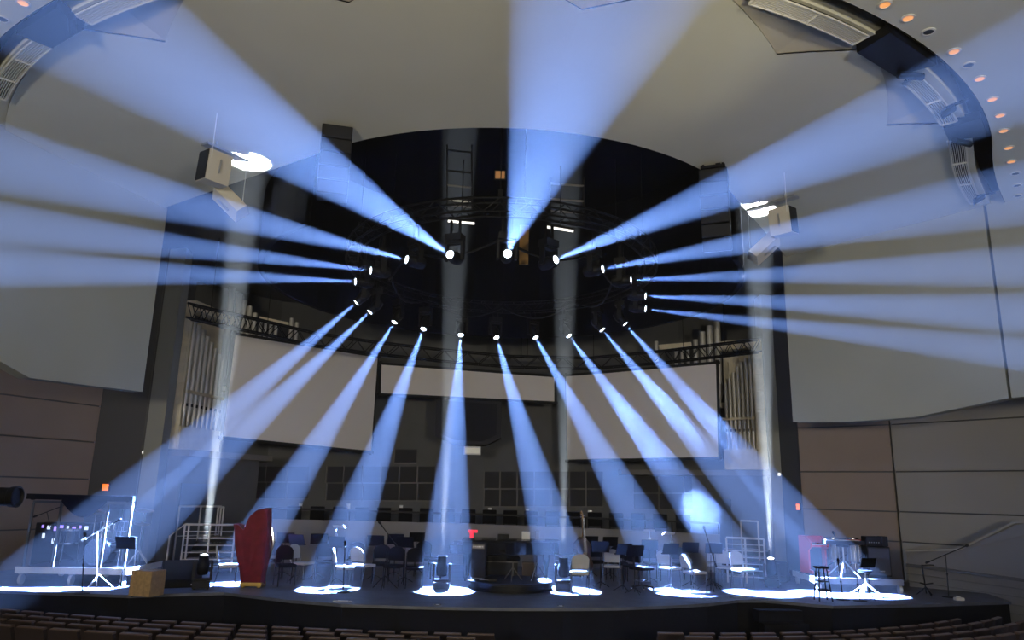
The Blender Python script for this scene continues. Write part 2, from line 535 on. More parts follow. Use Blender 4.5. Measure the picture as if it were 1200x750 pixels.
up = [((416, 330), (-5, 312), 13.5, 7), ((434, 317), (-5, 262), 12.5, 7.2), ((476, 304), (-5, 185), 10.5, 9), ((527, 298), (200, 80), 7.5, 9.8), ((595, 297), (700, 2), 5.5, 9.8),
      ((652, 304), (1203, 80), 8.5, 9.8), ((707, 315), (1203, 226), 11.5, 8.6), ((740, 328), (1203, 312), 13.5, 6.6), ((757, 347), (1203, 368), 14.5, 6.6), ((757, 362), (1203, 415), 15.5, 5.6)]
BEAMS = []
for (s, t) in down:
    BEAMS.append(('down', on(*s, ZL), on(*t, 0.0), 9.6))
for (s, t, d, ang) in up:
    BEAMS.append(('up', on(*s, ZL), at(*t, d), ang))
HOUSE_FILL = 5000
PD, PU, PF = 1130000, 1080000, 700000
def dimmer(a, dr):
    """the desk levels: lamps seen side on through the haze run brighter than those that point at the stalls"""
    mid = a + dr * 3.5
    v = (Vector((0, 0, EYE)) - mid).normalized()
    c = dr.dot(v)
    ph = (1 - HAZE_G ** 2) / (1 + HAZE_G ** 2 - 2 * HAZE_G * c) ** 1.5
    return (math.sqrt(max(.02, 1 - c * c)) / ph) ** .55
for kind, a, b, ang in BEAMS:
    dr = (b - a).normalized()
    P = PD if kind == 'down' else PU * (9.0 / ang) ** 0.5
    if kind == 'up' and abs(a.x) < .5: P *= 0.72    # the front centre lamp is dimmed a little
    spot('beam_light', a + dr * 0.015, b, P * dimmer(a, dr), BLUE, ang)
FLOOR_HEADS = [(on(235, 690), on(292, 190, 9.1)), (on(517, 691), None), (on(660, 692), None), (on(905, 688), on(886, 246, 9.1))]
for p, t in FLOOR_HEADS:
    p = p + Vector((0, 0, 0.78))
    spot('floor_beam_light', p, t if t else p + Vector((0, 0, 5)), PF * (1.6 if t else 1.0), (0.72, 0.82, 0.92), 5.6, 0.35, 0.06, 0.3)
# unseen spots added behind the camera, standing in for house light on ceiling and walls
for (x, y, z, tx) in ((-7, -7, 3.2, -3), (7, -7, 3.2, 3.5)):
    spot('house_fill_spot', (x, y, z), (tx, 18, 11.0), HOUSE_FILL, (1.0, 0.91, 0.72), 78, 0.75, 0.6, 0)
spot('house_fill_spot', (4.5, 1.0, 3.0), on(835, 52, 9.1), 1100, (1.0, 0.92, 0.62), 17, 1.0, 0.1, 0)  # unseen spot added to make the warm glow patch on the ceiling
# ================================================================== RIGGING OVER THE STAGE
M['lens'] = mat('lit lens', (0.9, 0.95, 1.0), 0.2, emit=(0.75, 0.87, 1.0), estr=14)
M['lens_up'] = mat('lit uplight lens', (0.9, 0.95, 1.0), 0.2, emit=(0.85, 0.92, 1.0), estr=8)

TRUSS_Z = 7.86
def ortho(d):
    d = Vector(d).normalized()
    a = Vector((0, 0, 1)) if abs(d.z) < 0.95 else Vector((0, 1, 0))
    x = a.cross(d).normalized()
    return x, d.cross(x), d

def moving_head(loc, direction, label, group, hang, lens='lens', s=1.0):
    """a moving head fixture with its pivot at loc, its barrel pointing along direction"""
    t = thing('moving_head_light', label, 'stage light', loc, 0, group)
    d = Vector(direction).normalized()
    sgn = 1 if hang else -1
    hd = Vector((d.x, d.y, 0))
    yaw = math.atan2(hd.y, hd.x) if hd.length > 0.05 else -PI / 2
    side = Vector((-math.sin(yaw), math.cos(yaw), 0))
    fw = Vector((math.cos(yaw), math.sin(yaw), 0))
    up = Vector((0, 0, sgn))
    b = MB()
    b.obox(up * 0.42 * s, side, fw, Vector((0, 0, 1)), (0.36 * s, 0.27 * s, 0.15 * s))
    b.obox(up * 0.34 * s, side, fw, Vector((0, 0, 1)), (0.22 * s, 0.2 * s, 0.04 * s))
    b.build('base', 'black_plastic', t)
    y = MB()
    for k in (-1, 1):
        y.obox(side * 0.185 * k * s + up * 0.13 * s, side, fw, Vector((0, 0, 1)), (0.05 * s, 0.12 * s, 0.4 * s))
    y.obox(up * 0.31 * s, side, fw, Vector((0, 0, 1)), (0.42 * s, 0.13 * s, 0.05 * s))
    y.build('yoke', 'black_plastic', t)
    x_, y_, z_ = ortho(d)
    mt = Matrix((x_, y_, z_)).transposed()
    h = MB()
    h.lathe([(0.05 * s, -0.22 * s), (0.115 * s, -0.2 * s), (0.135 * s, -0.1 * s), (0.135 * s, 0.02 * s), (0.115 * s, 0.06 * s), (0.105 * s, 0.2 * s), (0.112 * s, 0.215 * s), (0.112 * s, 0.235 * s), (0.09 * s, 0.235 * s), (0.088 * s, 0.21 * s)], n=18, mtx=mt)
    hb = h.build('head', 'black_plastic', t, smooth=True)
    l = MB()
    l.lathe([(0.001, 0.226 * s), (0.05 * s, 0.224 * s), (0.084 * s, 0.214 * s), (0.084 * s, 0.205 * s)], n=18, mtx=mt)
    l.build('lens', lens, hb, smooth=True)
    if hang:
        for k in (-1, 1):
            c = MB()
            z1 = TRUSS_Z - 0.03 - loc.z
            c.obox(side * 0.1 * k + up * (0.49 + z1) / 2, side, fw, Vector((0, 0, 1)), (0.04, 0.06, z1 - 0.49))
            c.build('hanging_clamp', 'black_metal', t)
    else:
        for k in (-1, 1):
            for j in (-1, 1):
                f = MB(); f.obox(side * 0.14 * k * s + fw * 0.1 * j * s + up * 0.5 * s, side, fw, Vector((0, 0, 1)), (0.05 * s, 0.05 * s, 0.03 * s))
                f.build('rubber_foot', 'black', t)
        for k in (-1, 1):
            hnd = MB(); hnd.bar(side * 0.2 * k * s + fw * -0.05 * s + up * 0.42 * s, side * 0.2 * k * s + fw * 0.05 * s + up * 0.42 * s, 0.012 * s)
            hnd.build('handle', 'silver', t)
    return t
ordn = ['first', 'second', 'third', 'fourth', 'fifth', 'sixth', 'seventh', 'eighth', 'ninth', 'tenth', 'eleventh', 'twelfth', 'thirteenth', 'fourteenth', 'fifteenth', 'sixteenth', 'seventeenth', 'eighteenth', 'nineteenth', 'twentieth',
        'twenty-first', 'twenty-second', 'twenty-third', 'twenty-fourth', 'twenty-fifth']
up_names = ['lowest black moving light of the left fan, beaming towards the left wall', 'black moving light second up in the left fan over the audience', 'black moving light third up in the left fan over the audience',
            'black moving light throwing the wide blue beam to the upper left', 'black moving light at front of ring throwing the blue beam straight up the picture',
            'black moving light throwing the wide blue beam to the upper right', 'black moving light second from top of the right fan', 'black moving light third from top of the right fan',
            'black moving light fourth from top of the right fan', 'lowest black moving light of the right fan, beam along the right wall']
nd = nu = 0
for kind, a, b, ang in BEAMS:
    dr = (b - a).normalized()
    if kind == 'down':
        lab = f'black moving light at the rear of the ring, {ordn[nd]} from left, beaming down'; nd += 1
    else:
        lab = up_names[nu]; nu += 1
    moving_head(a - dr * 0.236, dr, lab, 'moving lights on the ring truss', True)
fl_names = ['black moving light on the floor behind the wooden box, beaming up past the left organ', 'black moving light on the floor in the spotlight left of the piano',
            'black moving light on the floor at the right end of the piano platform', 'black moving light on the floor by the right hand stair railing']
for (p, t), lab in zip(FLOOR_HEADS, fl_names):
    piv = p + Vector((0, 0, 0.515))
    tgt = (t - piv).normalized() if t else Vector((0, 0, 1))
    moving_head(piv, tgt, lab, 'moving lights on the stage floor', False, 'lens_up')

# ring truss
t = thing('ring_truss', 'round black lighting truss ring hanging over the stage', 'truss', (-0.3, 18.75, TRUSS_Z))
EX, EY = 3.85, 4.25
def el(a, dr, dz): return Vector(((EX + dr) * math.cos(a), (EY + dr) * math.sin(a), dz))
for dr, dz in ((-.15, 0), (.15, 0), (-.15, .3), (.15, .3)):
    m = MB()
    pts = [el(2 * PI * k / 64, dr, dz) for k in range(65)]
    m.path(pts, 0.026, 6)
    m.build('chord', 'black_metal', t, smooth=True)
m = MB()
N = 72
for k in range(N):
    a0, a1 = 2 * PI * k / N, 2 * PI * (k + 1) / N
    for dr in (-.15, .15):
        m.bar(el(a0, dr, 0 if k % 2 else .3), el(a1, dr, .3 if k % 2 else 0), 0.012, n=5)
    m.bar(el(a0, -.15, 0), el(a0, .15, 0), 0.012, n=5)
    m.bar(el(a0, -.15, .3), el(a0, .15, .3), 0.012, n=5)
m.build('lacing', 'black_metal', t)
for k in range(6):
    a = 2 * PI * (k + 0.5) / 6
    m = MB(); m.bar(el(a, 0, .3), el(a, 0, 4.5), 0.012, n=6); m.box(el(a, 0, .42), (.1, .1, .2))
    m.build('hoist_cable', 'black_metal', t)
# inner dark pipes carrying cables
for i, (r, z, lab) in enumerate(((2.6, 7.75, 'black cable loop drooping inside the ring truss'),)):
    m = MB(); m.path([Vector((-0.3 + 2.9 * math.cos(a), 18.75 + 3.1 * math.sin(a), 7.7 - .35 * abs(math.sin(4 * a)))) for a in [2 * PI * k / 60 for k in range(61)]], 0.03, 6)
    o = m.build('cable_loop', 'black_plastic', None, smooth=True)
    tag(o, lab, 'cable')

# lit pipes and slats up in the fly space
def fly_ladder(px0, px1, pys, depth, label, bright, rails):
    c = at((px0 + px1) / 2, sum(pys) / len(pys), depth)
    t = thing('batten_rack', label, 'rigging', c)
    for py, mt_ in zip(pys, bright):
        a, b = at(px0, py, depth) - c, at(px1, py + 3, depth) - c
        m = MB(); m.bar(a, b, 0.028, n=8)
        m.build('batten', mt_, t)
    if rails:
        for px in (px0, px1):
            m = MB(); m.beam(at(px, pys[0] - 6, depth) - c, at(px, pys[-1] + 6, depth) - c, 0.05, 0.03)
            m.build('rail', 'black_metal', t)
    return t
M['dull_steel'] = mat('dull galvanised steel', (0.16, 0.15, 0.14), 0.5, metal=0.3)
M['pale_steel'] = mat('pale painted steel', (0.8, 0.78, 0.7), 0.5)
fly_ladder(524, 553, [176, 200, 217, 234, 240], 17.2, 'rack of short pale battens hanging in the dark fly space left of the centre beam', ['dull_steel', 'black_metal', 'dull_steel', 'pale_steel', 'dull_steel'], True)
fly_ladder(645, 684, [215, 233, 247, 259], 17.2, 'black ladder frame hanging in the dark fly space right of the centre beam', ['dull_steel', 'dull_steel', 'dull_steel', 'black_metal'], True)
M['lit_batten'] = mat('lit batten glow', (1, 1, 1), 0.4, emit=(1.0, 0.95, 0.85), estr=1.6)  # glow stands in for light falling on bare batten pipes
def lit_batten(x0, y0, x1, y1, depth, label):
    a, b = at(x0, y0, depth), at(x1, y1, depth)
    c = (a + b) / 2
    t = thing('lit_batten', label, 'light', c)
    m = MB(); m.beam(a - c + Vector((0, 0, .05)), b - c + Vector((0, 0, .05)), 0.09, 0.05); m.build('housing', 'black_metal', t)
    m = MB(); m.bar(a - c, b - c, 0.028, n=10); m.build('tube', 'lit_batten', t)
    m = MB(); m.bar(Vector((0, 0, .06)), Vector((0, 0, 1.6)), 0.012); m.build('drop_rod', 'black_metal', t)
lit_batten(525, 259, 556, 262, 16.6, 'short lit batten pipe above the front of ring, left of centre beam')
lit_batten(641, 266, 672, 271, 16.6, 'short lit batten pipe above the front of ring, right of centre beam')
# amber plank and small orange box
c = at(614, 287, 16.2)
m = MB(); m.box((0, 0, 0), (.21, .05, .95), bev=.008); m.box((0, .03, .36), (.21, .02, .04)); m.box((0, .03, -.36), (.21, .02, .04))
o = m.build('hanging_plank', 'brass', None); o.location = c
tag(o, 'amber varnished wooden plank hanging beside the centre beam', 'plank')
m = MB(); m.bar(c + Vector((0, 0, .47)), c + Vector((0, 0, 3.5)), .008)
tag(m.build('plank_wire', 'black_metal', None), 'thin wire holding up the amber plank', 'wire')
M['amber_lamp'] = mat('amber lamp glass', (0.5, 0.25, 0.1), 0.4, emit=(0.9, 0.42, 0.15), estr=0.16)
c = at(586, 205, 17.5)
t = thing('amber_sign_box', 'small dim orange lit box high in the dark fly space', 'sign', c)
m = MB(); m.box((0, .03, 0), (.3, .06, .26), bev=.01); m.build('housing', 'black_metal', t)
m = MB(); m.box((0, -.005, 0), (.24, .012, .2)); m.build('lit_face', 'amber_lamp', t)
m = MB(); m.bar((0, .03, .12), (0, .03, 2.4), .01); m.build('drop_rod', 'black_metal', t)

# rear box truss in front of organ and screens
tp = [(222, 365), (262, 374), (300, 382), (370, 398), (440, 408), (520, 417), (600, 424), (690, 426), (780, 418), (840, 411), (890, 405)]
TP = [on(x, y, 6.85) for x, y in tp]
org = TP[5].copy()
t = thing('curved_truss', 'long curved black box truss across the back above the screens', 'truss', org)
def tpt(s):
    s = max(0, min(len(TP) - 1 - 1e-6, s)); i = int(s); return TP[i].lerp(TP[i + 1], s - i) - org
for dy, dz in ((-.17, -.2), (.17, -.2), (-.17, .2), (.17, .2)):
    m = MB(); m.path([tpt(i) + Vector((0, dy, dz)) for i in range(len(TP))], .028, 6); m.build('chord', 'black_metal', t, smooth=True)
m = MB()
NS = 60
for k in range(NS):
    s0, s1 = k * (len(TP) - 1) / NS, (k + 1) * (len(TP) - 1) / NS
    z0, z1 = (-.2, .2) if k % 2 else (.2, -.2)
    for dy in (-.17, .17):
        m.bar(tpt(s0) + Vector((0, dy, z0)), tpt(s1) + Vector((0, dy, z1)), .014, n=5)
    for dz in (-.2, .2):
        m.bar(tpt(s0) + Vector((0, -.17, dz)), tpt(s0) + Vector((0, .17, dz)), .012, n=5)
m.build('lacing', 'black_metal', t)
for s in (0.6, 3.3, 6.2, 9.2):
    m = MB(); m.bar(tpt(s) + Vector((0, 0, .2)), tpt(s) + Vector((0, 0, 2.3)), .012, n=6); m.build('hoist_cable', 'black_metal', t)

# hanging black line arrays at the edge of the round opening
def line_array(px, pyt, depth, n, label, curve, ry=0):
    c = at(px, pyt, depth)
    t = thing('line_array_speaker', label, 'speaker', c, ry)
    z, y, ang = -.12, 0.0, 0.0
    for k in range(n):
        m = MB()
        m.box((0, y, z - .14), (.58, .46, .27), rx=ang, bev=.02)
        cb = m.build('cabinet', 'black_plastic', t)
        g = MB(); g.box((0, y - .235 * math.cos(ang), z - .14 - .235 * math.sin(ang)), (.52, .012, .23), rx=ang); g.build('grille', 'charcoal', cb)
        ang += curve
        z -= .285 * math.cos(ang); y -= -.285 * math.sin(ang)
    m = MB(); m.box((0, 0, -.06), (.5, .4, .06)); m.box((.2, 0, -.01), (.04, .3, .06)); m.box((-.2, 0, -.01), (.04, .3, .06)); m.build('rigging_frame', 'black_metal', t)
    for dx, dy in ((-.08, .05), (.1, -.05)):
        m = MB(); m.bar((dx, dy, -.04), (dx, dy, ZC - c.z + .02), .016); m.box((dx, dy, ZC - c.z - .012), (.1, .1, .025)); m.build('suspension_rod', 'black_metal', t)
line_array(396, 146, 13.35, 5, 'black line array of speakers hanging at left edge of the round opening', 0.0, .25)
line_array(836, 196, 14.6, 6, 'black curved line array hanging at right edge of the round opening', .06, -.35)

# white flown speakers by the two hot spots
def white_speaker(loc, rot, size, label, cable):
    t = thing('white_loudspeaker', label, 'speaker', loc, rot=rot)
    w, d, h = size
    m = MB(); m.prism([(-w / 2, -d / 2, -h / 2), (w / 2, -d / 2, -h / 2), (w * .36, d / 2, -h / 2), (-w * .36, d / 2, -h / 2)], (0, 0, h)); m.build('cabinet', 'cream', t)
    m = MB(); m.box((0, -d / 2 - .012, 0), (w * .94, .02, h * .94), bev=.006); m.build('grille', 'charcoal', t)
    for sx in (-1, 1):
        m = MB(); m.beam((sx * (w * .44 + .02), 0, -h * .2), (sx * (w * .44 + .02), 0, h * .25), .04, .02); m.build('mount_bracket', 'silver', t)
    return t
cl = on(252, 198, 8.35); cr = on(917, 260, 8.35)
white_speaker(cl, (0.0, .12, -.75), (.44, .5, .62), 'upper white speaker with black grille beside the left ceiling hot spot', 0)
white_speaker(on(270, 236, 7.95), (.35, .75, -2.6), (.34, .36, .72), 'lower white speaker tilted down under the left ceiling hot spot', 0)
white_speaker(cr, (0.0, -.15, .85), (.44, .5, .62), 'upper white speaker with dark side beside the right ceiling hot spot', 0)
white_speaker(on(895, 290, 7.95), (.35, -.75, 2.6), (.34, .36, .74), 'lower white speaker tilted down under the right ceiling hot spot', 0)
for (a, b, zz, lab) in (((240, 168), (290, 191), 8.95, 'pale plank shaped bar fixed under ceiling across the left hot spot'), ((877, 247), (934, 230), 8.95, 'pale plank shaped bar fixed under ceiling across the right hot spot')):
    A, B = on(*a, zz), on(*b, zz)
    c = (A + B) / 2
    t = thing('ceiling_bar', lab, 'mounting bar', c)
    m = MB(); m.beam(A - c, B - c, .2, .05); m.build('bar', 'silver', t)
    for s in (.25, .75):
        p = A.lerp(B, s) - c
        m = MB(); m.bar(p, p + Vector((0, 0, ZC - zz)), .02); m.build('stem', 'silver', t)
for (top, bot, lab) in (((250, 174), (248, 184), 'wire holding the upper left white speaker'), ((282, 200), (284, 240), 'long thin white wire down to the lower left white speaker'), ((924, 240), (922, 248), 'wire holding the upper right white speaker'), ((883, 268), (879, 292), 'thin white wire down to the lower right white speaker')):
    A = on(*bot, 8.2); B = Vector((A.x, A.y, ZC))
    m = MB(); m.bar(A, B, .008, n=6)
    tag(m.build('hanging_wire', 'white', None), lab, 'wire')

# ceiling grilles, brackets and downlights around the ring slot
def grille(a0, a1, r0, r1, label, divs):
    c = cpol((a0 + a1) / 2, (r0 + r1) / 2 + flare((a0 + a1) / 2), ZC)
    t = thing('ceiling_grille', label, 'air grille', c)
    n = max(4, int((a1 - a0) / 2))
    ns = 7
    m = MB()
    for k in range(ns):
        r = r0 + (r1 - r0) * (k + .5) / ns
        rows = []
        for i in range(n + 1):
            a = a0 + (a1 - a0) * i / n
            w = (r1 - r0) / ns * .2
            rows.append([cpol(a, r + flare(a) - w, ZC - .05) - c, cpol(a, r + flare(a) + w, ZC - .05) - c, cpol(a, r + flare(a) + w, ZC + .02) - c, cpol(a, r + flare(a) - w, ZC + .02) - c])
        m.loft(rows)
    m.build('slat', 'pale_steel', t)
    m = MB()
    for r in (r0 - .015, r1 + .015):
        m.path([cpol(a0 + (a1 - a0) * i / n, r + flare(a0 + (a1 - a0) * i / n), ZC - .04) - c for i in range(n + 1)], .018, 6)
    for k in range(divs + 2):
        a = a0 + (a1 - a0) * k / (divs + 1)
        m.bar(cpol(a, r0 + flare(a), ZC - .04) - c, cpol(a, r1 + flare(a), ZC - .04) - c, .022, n=6)
    m.build('frame', 'pale_steel', t)
    m = MB()
    rows = []
    for i in range(n + 1):
        a = a0 + (a1 - a0) * i / n
        rows.append([cpol(a, r0 + flare(a), ZC + .0) - c, cpol(a, r1 + flare(a), ZC + .0) - c, cpol(a, r1 + flare(a), ZC + .015) - c, cpol(a, r0 + flare(a), ZC + .015) - c])
    m.loft(rows); m.build('backing', 'black_void', t)
grille(-69.5, -59.0, 11.48, 11.71, 'slatted ceiling grille uppermost on the right curve', 1)
grille(-50.5, -40.5, 11.38, 11.62, 'slatted ceiling grille in the middle of the right curve', 1)
grille(-36.5, -18.0, 11.38, 11.62, 'slatted ceiling grille lowest on the right curve, in three sections', 2)
grille(-120.3, -108.0, 11.48, 11.71, 'slatted ceiling grille at the top left, upper one', 1)
grille(-139.0, -126.2, 11.48, 11.72, 'slatted ceiling grille at the top left corner, lower one', 2)
def slot_bracket(a0, a1, r0, r1, label):
    c = cpol((a0 + a1) / 2, r0 + flare(a0), ZC - .06)
    t = thing('slot_bracket', label, 'bracket', c)
    m = MB()
    pts = [cpol(a0, r0 + flare(a0), ZC - .1), cpol(a1, r0 + flare(a1), ZC - .1), cpol(a1 + .8, r1 + flare(a1), ZC - .1), cpol(a0 - .3, r1 + flare(a0), ZC - .1)]
    m.prism([p - c for p in pts], (0, 0, .16)); m.build('mount_plate', 'black_metal', t)
    m = MB(); p = cpol(a1 - .6, r0 + .1 + flare(a1), ZC - .16) - c; q = cpol(a1 + 1.2, r0 + .32 + flare(a1), ZC - .16) - c
    m.bar(p, q, .06, n=10); m.build('lamp_can', 'black_metal', t)
slot_bracket(-58.2, -52.6, 11.42, 12.0, 'large black bracket plate at the bend of the right ceiling slot')
slot_bracket(-40.2, -37.2, 11.4, 12.0, 'small black bracket plate between the two lower right grilles')
slot_bracket(-125.8, -121.0, 11.5, 12.0, 'black bracket plate between the two top left grilles')
def spot_arm(a, label):
    c = cpol(a, 11.62 + flare(a), ZC - .1)
    t = thing('slot_spotlight', label, 'spotlight', c)
    x, y, z = ortho(cpol(a, 13) - cpol(a, 11))
    m = MB(); m.beam(Vector((0, 0, 0)), cpol(a, 11.98 + flare(a), ZC - .06) - c, .06, .03); m.build('arm', 'black_metal', t)
    m = MB(); m.lathe([(.04, -.16), (.06, -.15), (.075, .08), (.07, .08), (.05, .02)], n=14, mtx=Matrix((x, y, Vector((-.6, .5, -.3)).normalized())).transposed(), c=(0, 0, -.09)); m.build('can', 'black_metal', t)
spot_arm(-44.3, 'black spotlight on an arm in the slot beside the middle right grille')
spot_arm(-21.0, 'black spotlight on an arm in the slot beside the lowest right grille')
M['downlight'] = mat('downlight glow', (1, .6, .3), 0.4, emit=(1.0, 0.36, 0.08), estr=0.75)
M['downlight_off'] = mat('unlit downlight', (.01, .01, .01), 0.5)
dls = [(1037, 5, 1), (1064, 21, 1), (1088, 37, 0), (1118, 60, 1), (1135, 76, 0), (1148, 92, 1), (1163, 116, 1), (1172, 135, 1), (1176, 153, 1), (1182, 173, 1), (1185, 189, 1), (1190, 203, 0), (1192, 217, 0), (1193, 229, 0), (1196, 239, 0), (27, 3, 1), (3, 22, 0)]
k = 0
for px, py, lit in dls:
    c = on(px, py, ZC - .03)
    side = 'right' if px > 600 else 'left'
    if side == 'right':
        k += 1
        lab = f"{'orange lit' if lit else 'unlit dark'} recessed downlight, {ordn[k - 1]} from the top of the right ceiling edge"
    else:
        lab = ('pinkish lit' if lit else 'unlit dark') + ' recessed downlight in the top left ceiling corner'
    t = thing('recessed_downlight', lab, 'downlight', c, group='downlights along the ceiling ring')
    m = MB(); m.lathe([(.1, 0), (.1, -.012), (.072, -.016), (.068, .0)], n=20); m.build('trim_ring', 'pale_steel', t, smooth=True)
    m = MB(); m.lathe([(.001, -.006), (.07, -.008), (.07, -.002)], n=20); m.build('lamp' if lit else 'opening', 'downlight' if lit else 'downlight_off', t)
# ================================================================== BACK OF THE STAGE
def screen_thing(tl, tr, br, bl, label):
    c = (tl + tr + br + bl) / 4
    t = thing('projection_screen', label, 'screen', c)
    P = [p - c for p in (tl, tr, br, bl)]
    n = (P[1] - P[0]).cross(P[3] - P[0]).normalized()
    if n.y > 0: n = -n
    m = MB(); m.prism([p + n * .02 for p in P], n * -.03); m.build('cloth', 'screen', t)
    m = MB()
    for i in range(4):
        a, b = P[i], P[(i + 1) % 4]
        e = (b - a).normalized()
        m.beam(a - e * .09 - n * .02, b + e * .09 - n * .02, .09, .09)
    m.build('frame', 'screen_edge', t)
    m = MB()
    for s in (.2, .8):
        m = MB(); p = P[0].lerp(P[1], s) - n * .05
        m.bar(p, p + Vector((0, 0, 2.0)), .012)
        m.build('suspension_wire', 'black_metal', t)
    return t
screen_thing(on(275, 391, 7.0), on(443, 418, 7.0), at(435, 530, on(443, 418, 7.0).y), at(260, 513, on(275, 391, 7.0).y), 'large grey projection screen hanging on the left beside the organ')
ya, yb = 27.1, 27.6
screen_thing(at(446, 426, ya), at(651, 441, yb), at(651, 472, yb), at(445, 462, ya), 'long narrow grey screen strip across the middle of the back')
screen_thing(on(663, 440, 6.6), on(840, 425, 6.6), at(843, 537, on(840, 425, 6.6).y), at(665, 540, on(663, 440, 6.6).y), 'large grey projection screen hanging on the right beside the organ')

# organ cases with pipes
def organ(front0, front1, zb, zt, side0, side1, pipes, label, zsp):
    """front0/front1: plan corners of the pipe front; side0/side1: plan corners of the narrow panelled side"""
    c = Vector(((front0[0] + front1[0]) / 2, (front0[1] + front1[1]) / 2, zb))
    t = thing('pipe_organ', label, 'organ', c)
    F0, F1, S0, S1 = [Vector((*p, zb)) - c for p in (front0, front1, side0, side1)]
    H = zt - zb
    fd = (F1 - F0).normalized()
    nrm = Vector((fd.y, -fd.x, 0))
    ctr = (S0 + S1) / 2
    if nrm.y > 0 and abs(nrm.y) > abs(nrm.x): nrm = -nrm
    up = Vector((0, 0, 1))
    W = (F1 - F0).length
    # base, cornice and back of the pipe niche
    m = MB(); m.obox((F0 + F1) / 2 - nrm * .2 + up * .35, fd, nrm, up, (W, .4, .7)); b = m.build('plinth', 'organ_case', t)
    m = MB(); m.obox((F0 + F1) / 2 - nrm * .2 + up * (H - .15), fd, nrm, up, (W + .05, .46, .3)); m.build('cornice', 'organ_case', t)
    m = MB(); m.obox((F0 + F1) / 2 - nrm * .36 + up * (H / 2), fd, nrm, up, (W, .08, H - .9)); m.build('back_board', 'organ_case', t)
    # narrow stack of panels on the side
    sd = (S1 - S0).normalized(); sn = Vector((sd.y, -sd.x, 0)); sw = (S1 - S0).length
    if sn.y > 0: sn = -sn
    for k in range(7):
        z0, z1 = H * k / 7, H * (k + 1) / 7
        m = MB()
        m.obox((S0 + S1) / 2 - sn * .12 + up * ((z0 + z1) / 2), sd, sn, up, (sw, .22, (z1 - z0) - .05))
        q = m.build('side_panel', 'organ_case', t)
        m = MB(); m.obox((S0 + S1) / 2 + sn * .0 + up * ((z0 + z1) / 2), sd, sn, up, (sw * .7, .03, (z1 - z0) - .2)); m.build('raised_field', 'organ_case', q)
    m = MB(); m.obox((S0 + S1) / 2 - sn * .16 + up * H / 2, sd, sn, up, (sw * .92, .2, H)); m.build('corner_post', 'organ_case', t)
    # pipes
    n = len(pipes)
    for k, h in enumerate(pipes):
        p = F0.lerp(F1, (k + .75) / (n + .5)) + nrm * -.1
        r = W / (n + .5) * .36
        m = MB()
        m.lathe([(.02, .7), (r * .95, 1.15), (r, 1.2), (r, .7 + h), (r * .8, .7 + h), (r * .8, .68 + h)], c=(p.x, p.y, 0), n=14)
        pp = m.build('pipe', 'organ_pipe', t, smooth=True)
        m = MB(); m.obox(p + nrm * r + up * (1.35), fd, nrm, up, (r * .9, .02, .09)); m.build('pipe_mouth', 'black', pp)
    m = MB(); m.obox((F0 + F1) / 2 + nrm * .04 + up * zsp, fd, nrm, up, (W, .05, .09)); m.build('brace_rail', 'organ_case', t)
organ((-9.93, 22.62), (-9.5, 24.7), 3.3, 7.9, (-10.4, 22.5), (-9.95, 22.56), [3.25, 3.2, 3.1, 2.95, 2.8, 2.65, 2.5, 2.35], 'tall cream pipe organ case left of the left screen', 1.75)
organ((7.55, 26.4), (8.5, 25.75), 3.2, 7.75, (8.5, 25.72), (8.78, 25.55), [2.35, 2.5, 2.7, 2.9, 3.05, 3.2, 3.3], 'tall cream pipe organ case right of the right screen', 1.75)
def pipe_rank(px_tops, depth, zb, label, panel):
    c = at(px_tops[0][0], px_tops[0][1], depth); c.z = zb
    t = thing('organ_pipe_rank', label, 'organ pipes', c)
    for px, py, r in px_tops:
        top = at(px, py, depth)
        m = MB(); p = Vector((top.x, top.y, 0)) - Vector((c.x, c.y, 0))
        m.lathe([(.02, 0), (r, .35), (r, top.z - zb), (r * .75, top.z - zb), (r * .75, top.z - zb - .03)], c=p, n=14); m.build('pipe', 'organ_pipe', t, smooth=True)
    a, b = at(panel[0], panel[1], depth), at(panel[2], panel[3], depth)
    m = MB(); m.beam(Vector((a.x - c.x, a.y - c.y, a.z - zb)), Vector((b.x - c.x, b.y - c.y, b.z - zb)), .1, .18); m.build('fret_panel', 'organ_case', t)
    m = MB(); x0 = at(px_tops[0][0], 400, depth).x - c.x; x1 = at(px_tops[-1][0], 400, depth).x - c.x
    m.box(((x0 + x1) / 2, .0, -.08), (abs(x1 - x0) + .5, .4, .16)); m.build('wind_chest', 'organ_case', t)
pipe_rank([(272, 337, .11), (281, 344, .1), (287, 352, .095), (293, 359, .09), (299, 367, .085), (306, 374, .06), (312, 376, .06), (318, 377, .06), (324, 379, .06), (342, 373, .07), (348, 378, .065)], 25.6, 5.6, 'rank of grey organ pipes rising behind truss above the left screen', (304, 374, 338, 381))
pipe_rank([(840, 377, .12), (831, 382, .11), (823, 389, .1), (815, 398, .09), (806, 405, .06), (799, 406, .06), (792, 408, .06), (769, 400, .07)], 27.0, 5.6, 'rank of grey organ pipes rising behind truss above the right screen', (772, 407, 810, 404))
